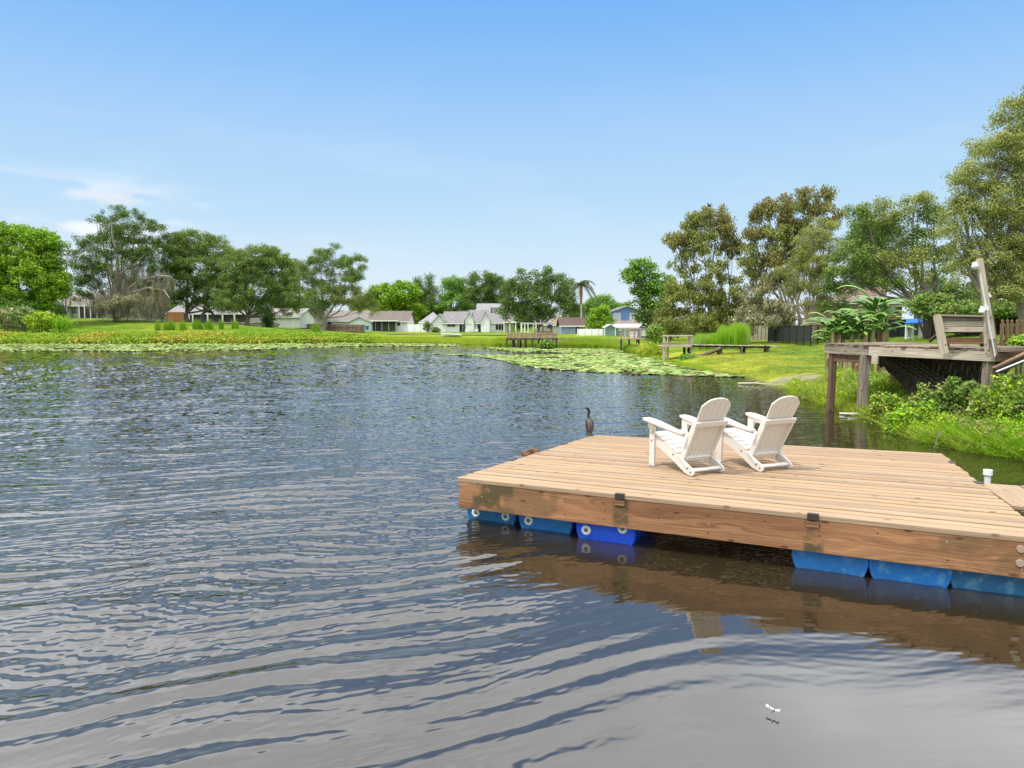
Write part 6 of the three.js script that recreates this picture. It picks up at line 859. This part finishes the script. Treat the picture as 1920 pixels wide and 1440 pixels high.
  let tries = 0; while (lw.length < 15000 && tries++ < 150000) { const u = rr(1430, 2150), d = rr(7.5, 25), x = X(u, d), z = -d, s = lakeDist(x, z); const w = d > 17 ? 2.2 : 4.2; if (s < -0.3 || s > w * (0.6 + 0.8 * fbm(x * 0.6, z * 0.6, 4, 2))) continue; if (u < 1490 || (u < 1560 && s > 0.7)) continue; const n = fbm(x * 0.7 + 3, z * 0.7, 6, 3), dd = clamp(d / 14, 0.6, 1.3); const k = n > 0.56 ? 'weed' : n > 0.47 ? 'reed' : n > 0.40 ? 'light' : 'mid'; const h = rr(0.0, 0.42) * (0.5 + n) * lerp(0.5, 1, sstep(1540, 1680, u)) * (s < 0 ? 0.4 : 1); if (s < -0.2 && rnd() < 0.55) continue; lw.push([x, Math.max(0.0, ground(x, z)) + h, z, rr(0.04, 0.085) * dd, tone(rnd() < 0.06 ? 'pink' : rnd() < 0.12 ? 'gold' : k, rnd(), rr(0.8, 1.15))]); if (rnd() < 0.5) gw.push([x + gauss() * 0.1, Math.max(-0.05, ground(x, z) - 0.03), z + gauss() * 0.1, [0.8, rr(0.18, 0.42) * (s < -0.2 ? 0.6 : 1), 0.8], tone(rnd() < 0.3 ? 'gold' : 'weed', rnd(), rr(0.7, 1.1)), [gauss() * 0.25, rnd() * 6.28, gauss() * 0.25]]); }
  stuff('bank_weeds', leafy, lw, 'bright leafy weeds covering the near right bank'); 
  for (let i = 0; i < 3000; i++) { const u = rr(1650, 2150), d = rr(7.5, 13), x = X(u, d), z = -d, s = lakeDist(x, z); if (s < -0.3 || s > 5) continue; gw.push([x, ground(x, z) - 0.03, z, [0.9, rr(0.25, 0.5), 0.9], tone('reed', rnd(), 1.0), [gauss() * 0.2, rnd() * 6.28, gauss() * 0.2]]); }
  stuff('bank_grass', bl, gw, 'long bright grass on the near right bank');
  seed(99); const lg = []; for (let i = 0; i < 26000; i++) { const d = 20 + Math.pow(rnd(), 1.4) * 50, u = rr(1290, 1940), x = X(u, d), z = -d, s = lakeDist(x, z); if (s < 0.4) continue; const n = fbm(x * 0.35, z * 0.35, 5, 4) * 0.6 + fbm(x * 0.09, z * 0.09, 15, 3) * 0.4, dry = sstep(0.42, 0.68, n); const p = onLevel(1492, 711, 0.2); if (Math.hypot((x - p[0]) / 1.2, (z - p[2]) / 1.7) < 1) continue; lg.push([x, ground(x, z) - 0.01, z, [0.7, rr(0.03, 0.09), 0.7], [lerp(0.20, 0.40, dry), lerp(0.30, 0.40, dry), 0.03].map((c) => c * rr(0.75, 1.15)), [gauss() * 0.2, rnd() * 6.28, gauss() * 0.2]]); }
  stuff('lawn_grass', bl, lg, 'short uneven grass tufts of the right lawn');
  // white pole afloat at the bank, driftwood sticks, litter on the lawn
  const wp = thing('white_pipe', 'long thin white pipe lying at the water edge below the pier', 'pipe', onLevel(1690, 779, 0.04)); { const a = onLevel(1574, 775, 0.03), b = onLevel(1812, 783, 0.12), r = (p) => [p[0] - wp.position.x, p[1] - wp.position.y, p[2] - wp.position.z]; part('pipe', smooth(tube([r(a), r(mix3(a, b, 0.5)), r(b)], [0.022, 0.03, 0.03], 10)), std([0.6, 0.58, 0.52], 0.6), wp); part('coupling', smooth(tube([r(mix3(a, b, 0.5)), r(mix3(a, b, 0.54))], 0.036, 10)), std([0.6, 0.58, 0.52], 0.6), wp); }
  const stick = (label, A, B, r0) => { const t = thing('drift_stick', label, 'stick', A), q = [B[0] - A[0], B[1] - A[1], B[2] - A[2]]; part('stick', tube([[0, 0, 0], [q[0] * 0.5, q[1] * 0.5 + 0.03, q[2] * 0.5], q], [r0, r0 * 0.8, r0 * 0.4], 6), std([0.48, 0.43, 0.33], 0.9), t); part('twig', tube([[q[0] * 0.5, q[1] * 0.5 + 0.03, q[2] * 0.5], [q[0] * 0.6 + 0.1, q[1] * 0.7 + 0.1, q[2] * 0.6]], [r0 * 0.6, r0 * 0.2], 5), std([0.48, 0.43, 0.33], 0.9), t); };
  stick('pale dry stick leaning out of the weeds left of the bright clump', onLevel(1650, 795, 0.0), at(1682, 750, 15), 0.018); stick('second pale dry stick crossing right of the first in the weeds', onLevel(1662, 795, 0.0), at(1694, 762, 15), 0.014); stick('pale floating branch beside the sandy patch of the lawn', onLevel(1384, 719, 0.03), onLevel(1446, 721, 0.05), 0.035); stick('thin bent reed stalk standing in the water right of the dock corner', onLevel(1752, 840, 0.0), at(1763, 808, 11.8), 0.008);
  const bk = thing('toy', 'small turquoise toy lying on the lawn behind the pier posts', 'toy', groundAt(1600, 30, 0)); part('bowl', new THREE.LatheGeometry([[0.001, 0], [0.12, 0.01], [0.17, 0.1], [0.19, 0.2], [0.17, 0.2], [0.15, 0.1], [0.001, 0.03]].map((p) => new THREE.Vector2(...p)), 18).rotateZ(0.9).translate(0, 0.14, 0), paint(0.05, 0.35, 0.38), bk); part('rim', new THREE.TorusGeometry(0.185, 0.015, 6, 20).rotateX(Math.PI / 2).translate(0, 0.2, 0).rotateZ(0.9).translate(0, 0.14, 0), white, bk);
}
renderer.render(scene, camera);
